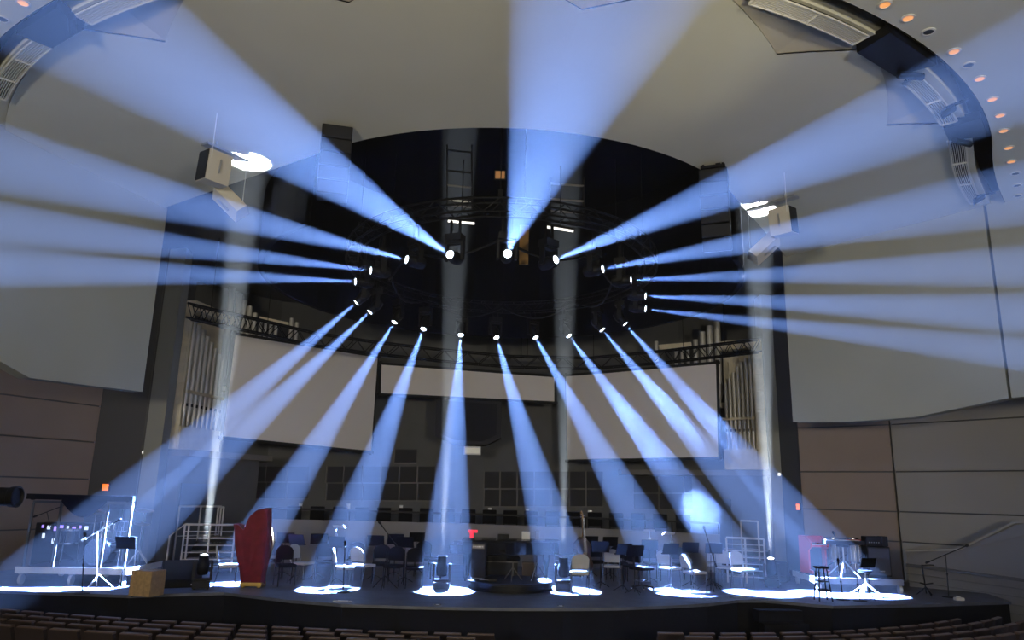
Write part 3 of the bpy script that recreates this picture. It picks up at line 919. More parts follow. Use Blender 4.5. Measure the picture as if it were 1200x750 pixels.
# ledges under the organ and screens
m = MB(); m.prism([(-11.2, 22.6, 3.1), (-9.5, 22.45, 3.1), (-8.0, 25.6, 3.1), (-9.2, 27.6, 3.1), (-11.2, 25.5, 3.1)], (0, 0, .18)); struct(m.build('trim_1', 'parapet'))
m = MB(); m.prism([(4.2, 29.0, 3.0), (4.2, 28.2, 3.0), (7.5, 26.4, 3.0), (8.78, 25.45, 3.0), (8.78, 26.1, 3.0), (9.3, 27.0, 3.0), (8.9, 28.2, 3.0)], (0, 0, .18)); struct(m.build('trim_2', 'parapet'))
m = MB(); m.prism([(-10.33, 22.1, 0), (-9.75, 22.55, 0), (-8.4, 25.5, 0), (-9.2, 27.6, 0), (-11.2, 25.5, 0)], (0, 0, 3.1)); struct(m.build('wall_organ', 'back_wall'))
m = MB(); m.prism([(6.6, 27.3, 0), (7.5, 26.6, 0), (8.78, 25.7, 0), (8.78, 26.1, 0), (9.3, 27.0, 0), (8.7, 28.2, 0)], (0, 0, 3.0)); struct(m.build('wall_organ', 'back_wall'))

def wall_at(px, py, inset=0.0):
    """point on the curved back wall seen at a pixel, with the wall's tangent"""
    v = sight(px, py)
    best = None
    for (x0, y0), (x1, y1) in zip(BW, BW[1:]):
        ex, ey = x1 - x0, y1 - y0
        den = v.x * ey - v.y * ex
        if abs(den) < 1e-9: continue
        s = (x0 * ey - y0 * ex) / den
        u = (x0 * v.y - y0 * v.x) / den
        if 0 <= u <= 1 and s > 15 and (best is None or s < best[0]):
            best = (s, Vector((ex, ey, 0)).normalized())
    s, tg = best
    nrm = Vector((tg.y, -tg.x, 0))
    if nrm.y > 0: nrm = -nrm
    p = v * s + Vector((0, 0, EYE)) + nrm * inset
    return p, tg, nrm
# dark acoustic panels with thin dividers on the back wall
def panel_bank(xs, ys, label, skip=()):
    p0, _, _ = wall_at((xs[0] + xs[-1]) / 2, ys[-1], .1)
    t = thing('panel_bank', label, 'wall panels', p0)
    for j in range(len(ys) - 1):
        for i in range(len(xs) - 1):
            if (i, j) in skip: continue
            px, py = (xs[i] + xs[i + 1]) / 2, (ys[j] + ys[j + 1]) / 2
            p, tg, n = wall_at(px, py, .08)
            a, _, _ = wall_at(xs[i], py, .08); b, _, _ = wall_at(xs[i + 1], py, .08)
            q0, _, _ = wall_at(px, ys[j], .08); q1, _, _ = wall_at(px, ys[j + 1], .08)
            w, h = (b - a).length, abs(q0.z - q1.z)
            m = MB(); m.obox(p - p0, (b - a).normalized(), n, Vector((0, 0, 1)), (w - .05, .08, h - .05)); m.build('panel', 'panel_dark', t)
            d = MB()
            d.obox(a - p0 + Vector((0, 0, 0)), (b - a).normalized(), n, Vector((0, 0, 1)), (.035, .1, h))
            d.obox(Vector((p.x, p.y, q1.z)) - p0, (b - a).normalized(), n, Vector((0, 0, 1)), (w, .1, .03))
            d.build('divider', 'dull_steel', t)
panel_bank([258, 284, 310, 336, 362], [546, 565, 585], 'bank of dark square panels behind the red harp, left end of the back wall')
panel_bank([382, 402, 424, 446, 468, 489, 510], [546, 566, 587], 'bank of dark square panels low on back wall between the third and fifth beams')
panel_bank([462, 489], [526, 543], 'single dark panel above the bank of panels left of centre')
panel_bank([567, 586, 606, 626, 646, 667, 687, 707], [552, 573, 594], 'bank of dark square panels low on the back wall right of centre')
panel_bank([742, 772, 802, 832], [558, 578, 597], 'bank of dark square panels low on back wall below the right screen')
# black hanging cluster and the small pale box below it
c = at(549, 490, 27.75)
t = thing('speaker_cluster', 'black hanging speaker cluster with pointed bottom under the centre screen', 'speaker', c)
P = [at(x, y, 27.75) - c for x, y in ((511, 466), (588, 471), (587, 513), (568, 522), (530, 520), (510, 511))]
m = MB(); m.prism(P, (0, .7, 0)); m.build('cabinet', 'panel_dark', t)
Q = [Vector((p.x * .86, -.02, p.z * .86)) for p in P]
m = MB(); m.prism(Q, (0, .03, 0)); m.build('grille', 'charcoal', t)
for dx in (-.8, .8):
    m = MB(); m.bar((dx, .55, .6), (dx, .55, 2.2), .015); m.build('suspension_wire', 'black_metal', t)
M['pale_lit'] = mat('pale lit panel', (.8, .76, .66), .6, emit=(1.0, .95, .8), estr=.22)
c = at(553.5, 528, 27.5)
t = thing('clock_display', 'small pale lit box hanging under the black speaker cluster', 'display', c)
m = MB(); m.box((0, .05, 0), (.62, .1, .3), bev=.01); m.build('housing', 'white', t)
m = MB(); m.box((0, -.006, 0), (.52, .015, .2)); m.build('lit_face', 'pale_lit', t)
m = MB(); m.bar((0, .12, .0), (0, .5, .1), .02); m.build('bracket', 'black_metal', t)

# choir riser, parapet, rail
PR = [(-7.6, 23.3), (-5, 24.15), (-1.5, 24.55), (2.5, 24.5), (5.2, 24.2), (6.6, 23.9)]
struct(wall_strip('p', PR, 0, [1.3, 1.28, 1.25, 1.2, 1.15, 1.12], -.14, 'parapet').build('wall_parapet', 'parapet'))
m = MB(); m.prism([(-7.6, 23.6, 0), (-5, 24.4, 0), (-1.5, 24.8, 0), (2.5, 24.75, 0), (6.6, 24.2, 0), (6.5, 26.5, 0), (5.5, 28.0, 0), (2.5, 29, 0), (-1.5, 29, 0), (-5, 28.5, 0), (-8, 26.2, 0)], (0, 0, .85)); struct(m.build('floor_choir', 'panel_dark'))
rail = [Vector((x, y + .1, 1.3 + .32 - .18 * i / 5)) for i, (x, y) in enumerate(PR)]
t = thing('parapet_rail', 'dark rail running along the top of the pale choir parapet', 'railing', rail[0])
m = MB()
for a, b in zip(rail, rail[1:]): m.beam(a - rail[0], b - rail[0], .12, .06)
m.build('handrail', 'black_metal', t)
for i, p in enumerate(rail):
    m = MB(); m.bar(p - rail[0] - Vector((0, 0, .4)), p - rail[0], .025); m.build('post', 'black_metal', t)
# choir chairs behind the parapet: only the dark tops of their backs show
def choir_chair():
    t = thing('choir_chair', 'x', 'chair', (0, 0, 0), group='dark chairs in the choir row behind the parapet')
    m = MB(); m.box((0, .2, .62), (.46, .06, .42), rx=-.12, bev=.025); m.build('backrest', 'chair_black', t)
    m = MB(); m.box((0, -.02, .42), (.46, .44, .07), bev=.02); m.build('seat', 'chair_black', t)
    for sx in (-1, 1):
        m = MB(); m.path([(sx * .21, -.2, .0), (sx * .21, -.2, .4), (sx * .21, .16, .4), (sx * .21, .24, .0)], .013, 6); m.build('leg', 'black_metal', t)
    return t
proto = choir_chair()
cx = [-6.9, -6.2, -5.5, -4.8, -4.1, -3.4, -2.7, -2.0, -1.3, -.6, .1, .8, 1.5, 2.2, 2.9, 3.6, 4.3, 5.0, 5.7]
for i, x in enumerate(cx):
    y = 25.75 - .022 * (x + .5) ** 2
    o = proto if i == 0 else dup(proto, (0, 0, 0))
    o.location = (x, y, .85); o.rotation_euler = (0, 0, PI + .04 * (x + .5) * -1)
    o['label'] = f'dark choir chair behind the pale parapet, {ordn[i]} from the left end'
# little white wall lights and sensors
for px, py, lab in ((352, 594, 'between the harp and the lit chair'), (408, 594, 'above the lit music stand left of centre'), (470, 596, 'left of the narrow centre beam'), (574, 599, 'above the piano'), (618, 600, 'above the right half of the piano'), (691, 602, 'above the amber bass neck')):
    p, tg, n = wall_at(px, py, .04)
    t = thing('wall_lamp', f'tiny pale wall lamp on the back wall {lab}', 'wall light', p)
    m = MB(); m.obox((0, 0, 0), tg, n, Vector((0, 0, 1)), (.1, .08, .2)); m.build('shade', 'white', t)
    m = MB(); m.obox(n * -.03, tg, n, Vector((0, 0, 1)), (.14, .02, .26)); m.build('plate', 'silver', t)
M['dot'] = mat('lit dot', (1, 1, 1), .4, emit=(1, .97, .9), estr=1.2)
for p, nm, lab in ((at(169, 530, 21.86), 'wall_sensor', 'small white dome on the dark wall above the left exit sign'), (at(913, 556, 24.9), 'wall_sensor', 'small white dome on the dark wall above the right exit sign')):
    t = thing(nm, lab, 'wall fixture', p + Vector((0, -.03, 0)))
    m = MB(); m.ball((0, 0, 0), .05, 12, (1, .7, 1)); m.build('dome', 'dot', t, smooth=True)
    m = MB(); m.box((0, .035, 0), (.11, .02, .11)); m.build('plate', 'white', t)
M['exit'] = mat('exit sign glow', (.9, .2, .05), .4, emit=(1.0, .19, .02), estr=1.5)
for p, rz, lab in ((at(125, 571, 21.9), 0, 'small orange lit exit sign on the dark wall above the drum booth'), (at(934.5, 594, 24.25), -1.4, 'small orange lit exit sign on the wall edge right of the stage')):
    t = thing('exit_sign', lab, 'sign', p + Vector((0, -.06, 0)), rz)
    m = MB(); m.box((0, .02, 0), (.21, .05, .22), bev=.008); m.build('housing', 'black_plastic', t)
    m = MB(); m.box((0, -.012, 0), (.17, .015, .18)); m.build('lit_face', 'exit', t)
# doors in the recesses beside the stage
m = MB(); p, q = at(192, 640, 22.45), at(222, 640, 22.45)
m = MB(); m.prism([(-9.72, 22.62, .0), (-9.14, 23.9, 0), (-9.14, 23.9, 2.3), (-9.72, 22.62, 2.3)], (.05, -.02, 0)); struct(m.build('door_1', mat('blue grey door', (.10, .12, .16), .5)))
m = MB(); m.prism([(6.9, 26.95, 0), (7.7, 26.35, 0), (7.7, 26.35, 2.2), (6.9, 26.95, 2.2)], (-.03, -.05, 0)); struct(m.build('door_2', bpy.data.materials['blue grey door']))
# right hand ramp wall
m = MB(); 
def rd(px): return 21.2 - (px - 1062) * .0135
RT = [at(px, py, rd(px)) for px, py in ((1062, 646), (1124, 645), (1190, 613), (1260, 613))]
M['ramp'] = mat('ramp board edge', (.2, .195, .185), .6)
m.prism(RT + [Vector((p.x, p.y, -1.1)) for p in reversed(RT)], (.14, .18, 0)); struct(m.build('wall_ramp', mat('ramp wall paint', (.26, .25, .235), .6)))
m = MB()
for a, b in zip(RT, RT[1:]): m.beam(a + Vector((0, 0, .02)), b + Vector((0, 0, .02)), .2, .05)
struct(m.build('trim_ramp', 'warm_grey'))
m = MB(); a, b = at(1062, 662, rd(1062) - .1), at(1230, 684, rd(1230) - .1); m.beam(a, b, .12, .07); struct(m.build('trim_ramp', mat('dark rail cap', (.12, .115, .11), .5)))
for k in range(5):
    m = MB(); m.beam(Vector((a.x, a.y + .04, a.z - .22 - .2 * k)), Vector((b.x, b.y + .04, b.z - .22 - .2 * k)), .06, .016); struct(m.build('trim_ramp', 'ramp'))
# ================================================================== ON THE STAGE
def P0(px, py): return on(px, py, 0.0)
Z3 = Vector((0, 0, 1))
TAKEN = []
def free_spot(px, py, r):
    """a free place on the floor at or close behind/before the spot seen at the pixel"""
    q = P0(px, py)
    d = Vector((q.x, q.y, 0)).normalized()
    for k in range(0, 30):
        for s in ((0,) if k == 0 else (.12 * k, -.12 * k)):
            c = q + d * s
            if all((c - o).length > r + ro for o, ro in TAKEN):
                TAKEN.append((c, r)); return c
    TAKEN.append((q, r)); return q

for p_, t_ in FLOOR_HEADS: TAKEN.append((Vector((p_.x, p_.y, 0)), .25))
TAKEN += [(P0(682, 680.5), .33), (P0(297, 688), .34), (P0(752, 691), .36), (P0(402, 694), .16), (P0(833, 692), .34), (P0(211, 687), .45)]
TAKEN.append((Vector((-2.3, 20.2, 0)), .5)); TAKEN.append((Vector((1.75, 20.6, 0)), .45))
for i_ in range(5): TAKEN.append((Vector((-1.6 + .75 * i_, 19.9, 0)), .8))
# ---------------------------------------------------------------- banquet chairs
def banquet_chair(cloth, frame, name='banquet_chair'):
    t = thing(name, 'x', 'chair', (0, 0, 0))
    m = MB(); m.box((0, -.02, .455), (.42, .42, .06), bev=.025); m.build('seat', cloth, t, smooth=True)
    m = MB()
    pts = []
    for k in range(13):
        a = PI * k / 12
        pts.append((.2 * math.cos(a) * (1 if True else 1), .0, .76 + .13 * math.sin(a)))
    poly = [Vector((.185, .2, .56))] + [Vector((x, .2 + (z - .56) * .18, z)) for x, _, z in pts] + [Vector((-.185, .2, .56))]
    m.prism(poly, (0, .035, .0)); m.build('backrest', cloth, t, smooth=True)
    for s in (-1, 1):
        m = MB(); m.path([(s * .19, -.2, 0), (s * .19, -.19, .42)], .012, 8); m.build('leg', frame, t, smooth=True)
        m = MB(); m.path([(s * .2, .25, 0), (s * .2, .17, .42), (s * .2, .2, .56), (s * .2, .235, .78)], .012, 8); m.build('leg', frame, t, smooth=True)
    m = MB(); m.path([(-.19, -.19, .42), (-.2, .17, .42), (.2, .17, .42), (.19, -.19, .42), (-.19, -.19, .42)], .011, 6); m.build('seat_frame', frame, t, smooth=True)
    return t
pale = banquet_chair('chair_cloth', 'chrome')
dark = banquet_chair('chair_black', 'black_metal')
NCH = {'pale': 0, 'dark': 0}
def chair(px, py, rz, label, kind='pale'):
    proto = pale if kind == 'pale' else dark
    grp = 'pale backed orchestra chairs' if kind == 'pale' else 'dark orchestra chairs'
    if NCH[kind] == 0: o = proto
    else: o = dup(proto, (0, 0, 0))
    NCH[kind] += 1
    o.location = free_spot(px, py, .31); o.rotation_euler = (0, 0, rz); o['label'] = label; o['group'] = grp
    return o
# rz = 0 faces the house; the round back then stands behind the seat
chair(264, 687, 1.9, 'pale backed chair with lit seat just left of the red harp')
chair(352, 683, 1.2, 'pale backed chair second to the right of the red harp, in shade')
chair(402, 689, 1.75, 'brightly lit pale chair in the spotlight left of centre, beside thin black microphone stand')
chair(424, 686, 2.6, 'pale chair half lit, right behind the spotlit chair left of centre')
chair(679, 686, PI, 'pale round backed chair just right of the piano, seen from behind')
chair(716, 685, PI, 'pale round backed chair amid the dark music stands right of the bass')
chair(785, 688, 2.3, 'pale chair with lit seat under the second spotlit music stand right of centre')
chair(814, 692, 2.0, 'cream chair turned sideways with bright front legs, left of the boom microphone')
chair(850, 686, 2.8, 'pale chair with lit seat just right of the boom microphone stand')
chair(871, 689, .35, 'grey backed chair nearest the right stair railing')
chair(838, 684, 2.9, 'pale chair in shade directly behind the boom microphone stand')
chair(333, 684, .5, 'dark chair close behind the right edge of red harp', 'dark')
chair(445, 683, .1, 'dark chair with thin lit seat edge left of the third floor beam', 'dark')
chair(460, 685, -.1, 'dark chair with thin lit seat edge in the middle of left dark stands', 'dark')
chair(485, 684, .1, 'dark chair at the right end of the left dark stands', 'dark')
chair(700, 684, .2, 'dark chair between the amber bass and the pale round back', 'dark')
chair(740, 684, -.2, 'dark chair behind the black drummer stool right of centre', 'dark')
chair(378, 682, .3, 'dark chair behind the lit music stand left of centre', 'dark')
chair(800, 681, .3, 'dark chair in second row behind the spotlit music stands right of centre', 'dark')
chair(318, 679, .2, 'dark chair farther back directly right of red harp', 'dark')
chair(415, 678, .1, 'dark chair in second row behind the spotlit chair left of centre', 'dark')
chair(494, 679, 0, 'dark chair just left of the narrow centre floor beam', 'dark')
chair(726, 680, 0, 'dark chair in second row behind pale round backs', 'dark')
chair(764, 680, .1, 'dark chair in second row behind the first spotlit music stand', 'dark')

# ---------------------------------------------------------------- music stands
def music_stand_proto():
    t = thing('music_stand', 'x', 'music stand', (0, 0, 0), group='black music stands of the orchestra')
    m = MB(); m.bar((0, 0, .05), (0, 0, .62), .016); m.bar((0, 0, .6), (0, 0, 1.0), .011); m.build('pole', 'black_metal', t, smooth=True)
    for k in range(3):
        a = 2 * PI * k / 3 + PI / 2
        m = MB(); m.path([(0, 0, .16), (.12 * math.cos(a), .12 * math.sin(a), .1), (.27 * math.cos(a), .27 * math.sin(a), .012)], .012, 6); m.build('leg', 'black_metal', t, smooth=True)
    ti = -.42
    m = MB()
    R = Euler((ti, 0, 0)).to_matrix()
    def L(x, y, z): return R @ Vector((x, y, z)) + Vector((0, 0, 1.0))
    m.obox(L(0, 0, .14), R @ Vector((1, 0, 0)), R @ Vector((0, 1, 0)), R @ Z3, (.5, .008, .33))
    d = m.build('desk', 'black', t)
    m = MB(); m.obox(L(0, -.035, -.025), R @ Vector((1, 0, 0)), R @ Vector((0, 1, 0)), R @ Z3, (.5, .07, .01)); m.build('lip', 'black', d)
    return t
ms = music_stand_proto()
ms_n = [0]
def stand(px, py, rz, label, lamp=False, s=1.0):
    o = ms if ms_n[0] == 0 else dup(ms, (0, 0, 0))
    ms_n[0] += 1
    s *= .86
    o.location = free_spot(px, py, .25); o.rotation_euler = (0, 0, rz); o.scale = (s, s, s)
    o['label'] = label
    if lamp:
        top = o.location + Vector((0, 0, (1.0 + .31 * math.cos(.42)) * s))
        back = Vector((-math.sin(rz), math.cos(rz), 0))
        t = thing('stand_light', lamp, 'lamp', top + back * .13 * s + Vector((0, 0, .035)), rz)
        m = MB(); m.path([(0, 0, 0), (0, .02, .1), (0, -.04, .17), (0, -.14, .19)], .012, 6); m.build('gooseneck', 'silver', t, smooth=True)
        m = MB(); m.prism([(-.16, -.2, .16), (.16, -.2, .16), (.14, -.12, .22), (-.14, -.12, .22)], (0, .06, .01)); m.build('lamp_shade', 'white', t)
        m = MB(); m.box((0, 0, .0), (.07, .035, .05)); m.build('clip', 'silver', t)
    return o
stand(392, 684, PI - .2, 'music stand caught in the spotlight left of centre, its top edge lit', 'white hooked lamp on the spotlit music stand left of centre')
stand(330, 682, PI + .3, 'black music stand right of the red harp, desk tilted')
stand(345, 680, PI - .3, 'second black music stand right of the red harp, desk overlapping the first')
stand(370, 681, PI + .25, 'black music stand left of the spotlit stand, in shade')
stand(438, 680, PI, 'black music stand nearest right of the fourth beam, in shade')
stand(461, 680, PI + .1, 'black music stand at the left of the dark trio left of centre')
stand(473, 681, PI - .1, 'black music stand in the middle of the dark trio left of centre')
stand(486, 680, PI + .2, 'black music stand at the right of the dark trio left of centre')
stand(692, 682, PI, 'black music stand left of the dark group right of the amber bass')
stand(704, 684, PI - .2, 'black music stand in front of the dark group right of the amber bass')
stand(715, 682, PI + .1, 'black music stand right of the dark group right of the amber bass')
stand(730, 686, PI + .5, 'black music stand with tilted tall desk right of the pale round backs', s=1.0)
stand(744, 687, PI + .3, 'black music stand with big tilted desk above the black drummer stool')
stand(762, 687, PI - .1, 'first spotlit music stand right of centre, white top edge', 'white hooked lamp on first spotlit music stand right of centre')
stand(786, 690, PI + .3, 'second spotlit music stand right of centre, desk turned away', 'small white lamp on the second spotlit music stand right of centre')
stand(810, 688, PI, 'black music stand behind the cream sideways chair')
stand(838, 689, PI - .1, 'black music stand behind the boom microphone, near the right railing')
stand(1020, 703, PI + .1, 'black music stand on the right wing before the white drum hardware', s=.85)
stand(141, 690, PI, 'black music stand with translucent edge left of wooden box', s=1.0)

# ---------------------------------------------------------------- microphone stands
def mic_stand(base, top, label, round_base=True, boom=None, colour='black_metal', mic=True):
    """base: floor point; top: point at the top of the pole; boom: (tail, tip) points"""
    t = thing('microphone_stand', label, 'microphone stand', base)
    tp = top - base
    m = MB()
    m.bar((0, 0, .02), tp * .55, .013); m.bar(tp * .5, tp, .009); m.build('pole', colour, t, smooth=True)
    if round_base:
        m = MB(); m.lathe([(.001, 0), (.15, 0), (.15, .015), (.04, .035), (.001, .035)], n=24); m.build('base', colour, t, smooth=True)
    else:
        for k in range(3):
            a = 2 * PI * k / 3 + .5
            m = MB(); m.path([(0, 0, .3), (.33 * math.cos(a), .33 * math.sin(a), .01)], .011, 6); m.build('leg', colour, t)
    m = MB(); m.bar(tp * .52, tp * .57, .022); m.build('clutch', colour, t)
    tip, dr = tp, tp.normalized()
    if boom:
        a, b = boom[0] - base, boom[1] - base
        m = MB(); m.bar(a, b, .011); m.build('boom_arm', colour, t)
        m = MB(); m.bar(a, a + (a - b).normalized() * .1, .025); m.build('counterweight', colour, t)
        tip, dr = b, (b - a).normalized()
    if mic:
        m = MB(); x, y, z = ortho(dr)
        m.lathe([(.012, 0), (.018, .1), (.03, .12), (.032, .15), (.02, .185), (.002, .19)], n=12, c=tip, mtx=Matrix((x, y, z)).transposed()); m.build('microphone', 'black', t, smooth=True)
    return t
def up_at(px, py, base): return at(px, py, base.y)
b = P0(402, 694); mic_stand(b, up_at(404, 644, b), 'straight thin black microphone stand before the spotlit chair')
b = P0(833, 692); mic_stand(b, up_at(833, 650, b), 'tall black boom microphone stand reaching up in front of bright smoke', False, (up_at(838, 660, b), up_at(827, 625, b)))
b = free_spot(450, 684, .34); mic_stand(b, up_at(454, 632, b), 'thin black boom microphone stand among the dark trio of stands', False, (up_at(462, 636, b), up_at(449, 618, b)))
b = P0(1112, 700); mic_stand(b, up_at(1108, 650, b), 'black boom microphone stand alone at the right end of stage', True, (up_at(1089, 658, b), up_at(1127, 642, b)))
b = P0(988, 703); mic_stand(b, up_at(983, 664, b), 'thin black straight microphone stand right of the bar stool')
b = P0(1008, 704.5); mic_stand(b, up_at(1003, 668, b), 'thin black stand pole in front of the red console', True, mic=False)
b = P0(96, 695.5); mic_stand(b, up_at(99, 634, b), 'black straight microphone stand before the drum booth')
b = P0(113, 690); mic_stand(b, up_at(114, 624, b), 'brightly lit white boom stand in front of the drum booth', False, (up_at(101, 631, b), up_at(133, 613, b)), 'white')

# ---------------------------------------------------------------- red covered harp
def harp():
    base = P0(297, 688)
    t = thing('harp', 'tall concert harp under a dark red cloth cover on gold base', 'harp', base)
    def L(px, py): return up_at(px, py, base) - base
    prof = [(285, 684), (282, 668), (279, 650), (277, 630), (275, 614), (279, 613), (287, 620), (290, 614), (296, 603), (304, 597), (313, 595), (318, 595.5), (317.5, 610), (316, 632), (314, 655), (311, 674), (309, 684)]
    rings = []
    n = len(prof)
    ctr = sum((L(*p) for p in prof), Vector()) / n
    for dy, sc in ((-.2, .80), (-.17, .93), (-.08, 1.0), (.08, 1.0), (.17, .93), (.2, .80)):
        rings.append([ctr + (L(*p) - ctr) * Vector((1, 1, 1)).x * 1.0 * (1 if abs(dy) < .1 else 1) * Vector((1, 1, 1)).y + Vector((0, dy, 0)) if abs(dy) < .1 else Vector((ctr.x + (L(*p).x - ctr.x) * sc, dy, ctr.z + (L(*p).z - ctr.z) * (sc + (1 - sc) * .5))) for p in prof])
    m = MB(); m.loft(rings)
    c = m.build('cloth_cover', 'red_cloth', t, smooth=True)
    # soft folds
    bm = bmesh.new(); bm.from_mesh(c.data)
    bmesh.ops.subdivide_edges(bm, edges=bm.edges[:], cuts=2, use_grid_fill=True)
    for v in bm.verts:
        v.co.y += .018 * math.sin(v.co.x * 42 + v.co.z * 5) * (1 if v.co.z > .15 else .3)
        v.co.x += .008 * math.sin(v.co.z * 9 + v.co.y * 20)
    bm.to_mesh(c.data); bm.free()
    for p in c.data.polygons: p.use_smooth = True
    m = MB(); m.box((-.02, 0, .075), (.5, .36, .09), bev=.02); m.box((-.02, 0, .15), (.42, .3, .06), bev=.02); m.build('base', 'gold', t)
    for sx in (-.2, .16):
        for sy in (-.13, .13):
            m = MB(); m.lathe([(.03, 0), (.05, .015), (.04, .045), (.02, .05)], c=(sx, sy, 0), n=12); m.build('foot', 'gold', t)
    # silver tuning discs showing at the open edge of the cover
    m = MB()
    a, b2 = L(317, 618), L(314, 655)
    m.path([a + Vector((.04, 0, 0)), a.lerp(b2, .5) + Vector((.09, 0, 0)), b2 + Vector((.04, 0, 0))], [.035, .05, .02], 8)
    m.build('neck_edge', 'chrome', t, smooth=True)
harp()

# ---------------------------------------------------------------- double bass lying back behind the chairs
def bass():
    base = P0(682, 680.5)
    t = thing('double_bass', 'amber double bass standing behind chairs, its neck and scroll rising above', 'double bass', base, .5)
    prof = [(0, .16), (.2, .18), (.3, .3), (.31, .42), (.24, .55), (.2, .63), (.21, .72), (.25, .82), (.22, .95), (.12, 1.04), (.035, 1.12)]
    poly = [(x, z) for x, z in prof] + [(-x, z) for x, z in reversed(prof) if x]
    m = MB()
    m.loft([[Vector((x * s, y, .62 + (z - .62) * s)) for x, z in poly] for y, s in ((-.1, .93), (-.085, 1), (.085, 1), (.1, .93))]); m.build('body', mat('dark bass varnish', (.06, .03, .012), .3), t)
    m = MB(); m.path([(0, -.06, 1.05), (0, -.03, 1.6)], [.028, .021], 8); m.build('neck', 'brass', t, smooth=True)
    m = MB(); m.prism([(-.025, -.11, .85), (.025, -.11, .85), (.018, -.06, 1.6), (-.018, -.06, 1.6)], (0, .018, 0)); m.build('fingerboard', 'black', t)
    m = MB(); m.path([(0, -.03, 1.58), (0, -.01, 1.72), (0, .03, 1.78), (0, .06, 1.74), (0, .035, 1.71)], [.03, .028, .026, .024, .02], 8); sc = m.build('scroll', 'brass', t, smooth=True)
    for k in range(4):
        m = MB(); m.bar((-.07 if k % 2 else .07, -.02, 1.61 + .03 * k), (0, -.02, 1.61 + .03 * k), .009); m.build('tuning_peg', 'silver', sc)
    m = MB(); m.prism([(-.07, -.11, .62), (.07, -.11, .62), (.05, -.17, .74), (-.05, -.17, .74)], (0, .012, 0)); m.build('bridge', 'wood', t)
    m = MB(); m.prism([(-.03, -.105, .28), (.03, -.105, .28), (.045, -.15, .55), (-.045, -.15, .55)], (0, .012, 0)); m.build('tailpiece', 'black', t)
    for k in range(4):
        x = -.024 + .016 * k
        m = MB(); m.path([(x * 1.2, -.15, .55), (x * 1.6, -.175, .74), (x * .8, -.07, 1.6)], .003, 4); m.build('string', 'silver', t)
    m = MB(); m.bar((0, 0, 0), (0, 0, .18), .008); m.build('endpin', 'silver', t)
bass()

# ---------------------------------------------------------------- grand piano on a round podium
base = P0(600, 691)
pod_c = on(598, 689.5, 0)
t = thing('podium', 'round low black platform under the front of the piano', 'platform', pod_c)
m = MB(); m.lathe([(.001, 0), (1.0, 0), (1.0, .05), (.001, .05)], n=64); m.build('base', 'black', t)
m = MB(); m.lathe([(.001, .05), (.95, .05), (.95, .14), (1.0, .15), (1.0, .2), (.001, .2)], n=64); m.build('deck', 'black_plastic', t)
pc = at(600, 668, pod_c.y + 1.9)
pc.z = 0
M['lacquer'] = mat('black piano lacquer', (.006, .006, .007), .12, coat=.6)
t = thing('grand_piano', 'black grand piano with long curved side towards the hall, behind the round platform', 'piano', pc)
def outline(z, s=1.0):
    # keyboard at -X end, curved side towards the house (-Y)
    pts = [(-1.3, -.72), (-.75, -.74), (-.2, -.7), (.35, -.55), (.8, -.4), (1.1, -.22), (1.24, .05), (1.22, .35), (1.05, .55), (.8, .62), (-1.3, .74)]
    out = []
    n = len(pts)
    for x, y in pts: out.append(Vector((x * s, y * s, z)))
    return out
m = MB(); m.prism(outline(.68), (0, 0, .3)); m.build('case', 'lacquer', t)
m = MB(); m.prism(outline(1.0, 1.015), (0, 0, .025)); m.build('lid', 'lacquer', t)
m = MB(); m.box((-1.46, 0, .72), (.34, 1.46, .1), bev=.01); kb = m.build('keybed', 'lacquer', t)
m = MB(); m.box((-1.5, 0, .785), (.16, 1.24, .02)); m.build('white_keys', 'white', kb)
m = MB()
for k in range(52):
    if k % 7 in (0, 1, 3, 4, 5): m.box((-1.46, -.6 + k * 1.2 / 52, .8), (.09, .012, .02))
m.build('black_keys', 'black', kb)
for y in (-.68, .68):
    m = MB(); m.box((-1.46, y, .82), (.34, .08, .16), bev=.02); m.build('cheek_block', 'lacquer', t)
m = MB(); m.box((-1.1, 0, 1.12), (.03, .7, .2), ry=-.2, bev=.01); m.build('music_desk', 'lacquer', t)
for x, y in ((-1.2, -.58), (-1.2, .6), (.9, .05)):
    m = MB(); m.lathe([(.001, .0), (.03, .0), (.035, .06), (.05, .08), (.05, .14), (.06, .3), (.085, .5), (.09, .68), (.001, .68)], c=(x, y, 0), n=16); lg = m.build('leg', 'lacquer', t, smooth=True)
    m = MB(); m.lathe([(.015, -.012), (.035, -.012), (.035, .012), (.015, .012)], c=(x + .02, y, .035), n=12, axis='Y'); m.build('caster', 'gold', lg)
m = MB(); m.box((-.75, 0, .35), (.08, .3, .62)); m.box((-.75, 0, .1), (.2, .36, .06)); pl = m.build('pedal_lyre', 'lacquer', t)
for y in (-.1, 0, .1):
    m = MB(); m.box((-.9, y, .07), (.18, .04, .015), bev=.005); m.build('pedal', 'gold', pl)
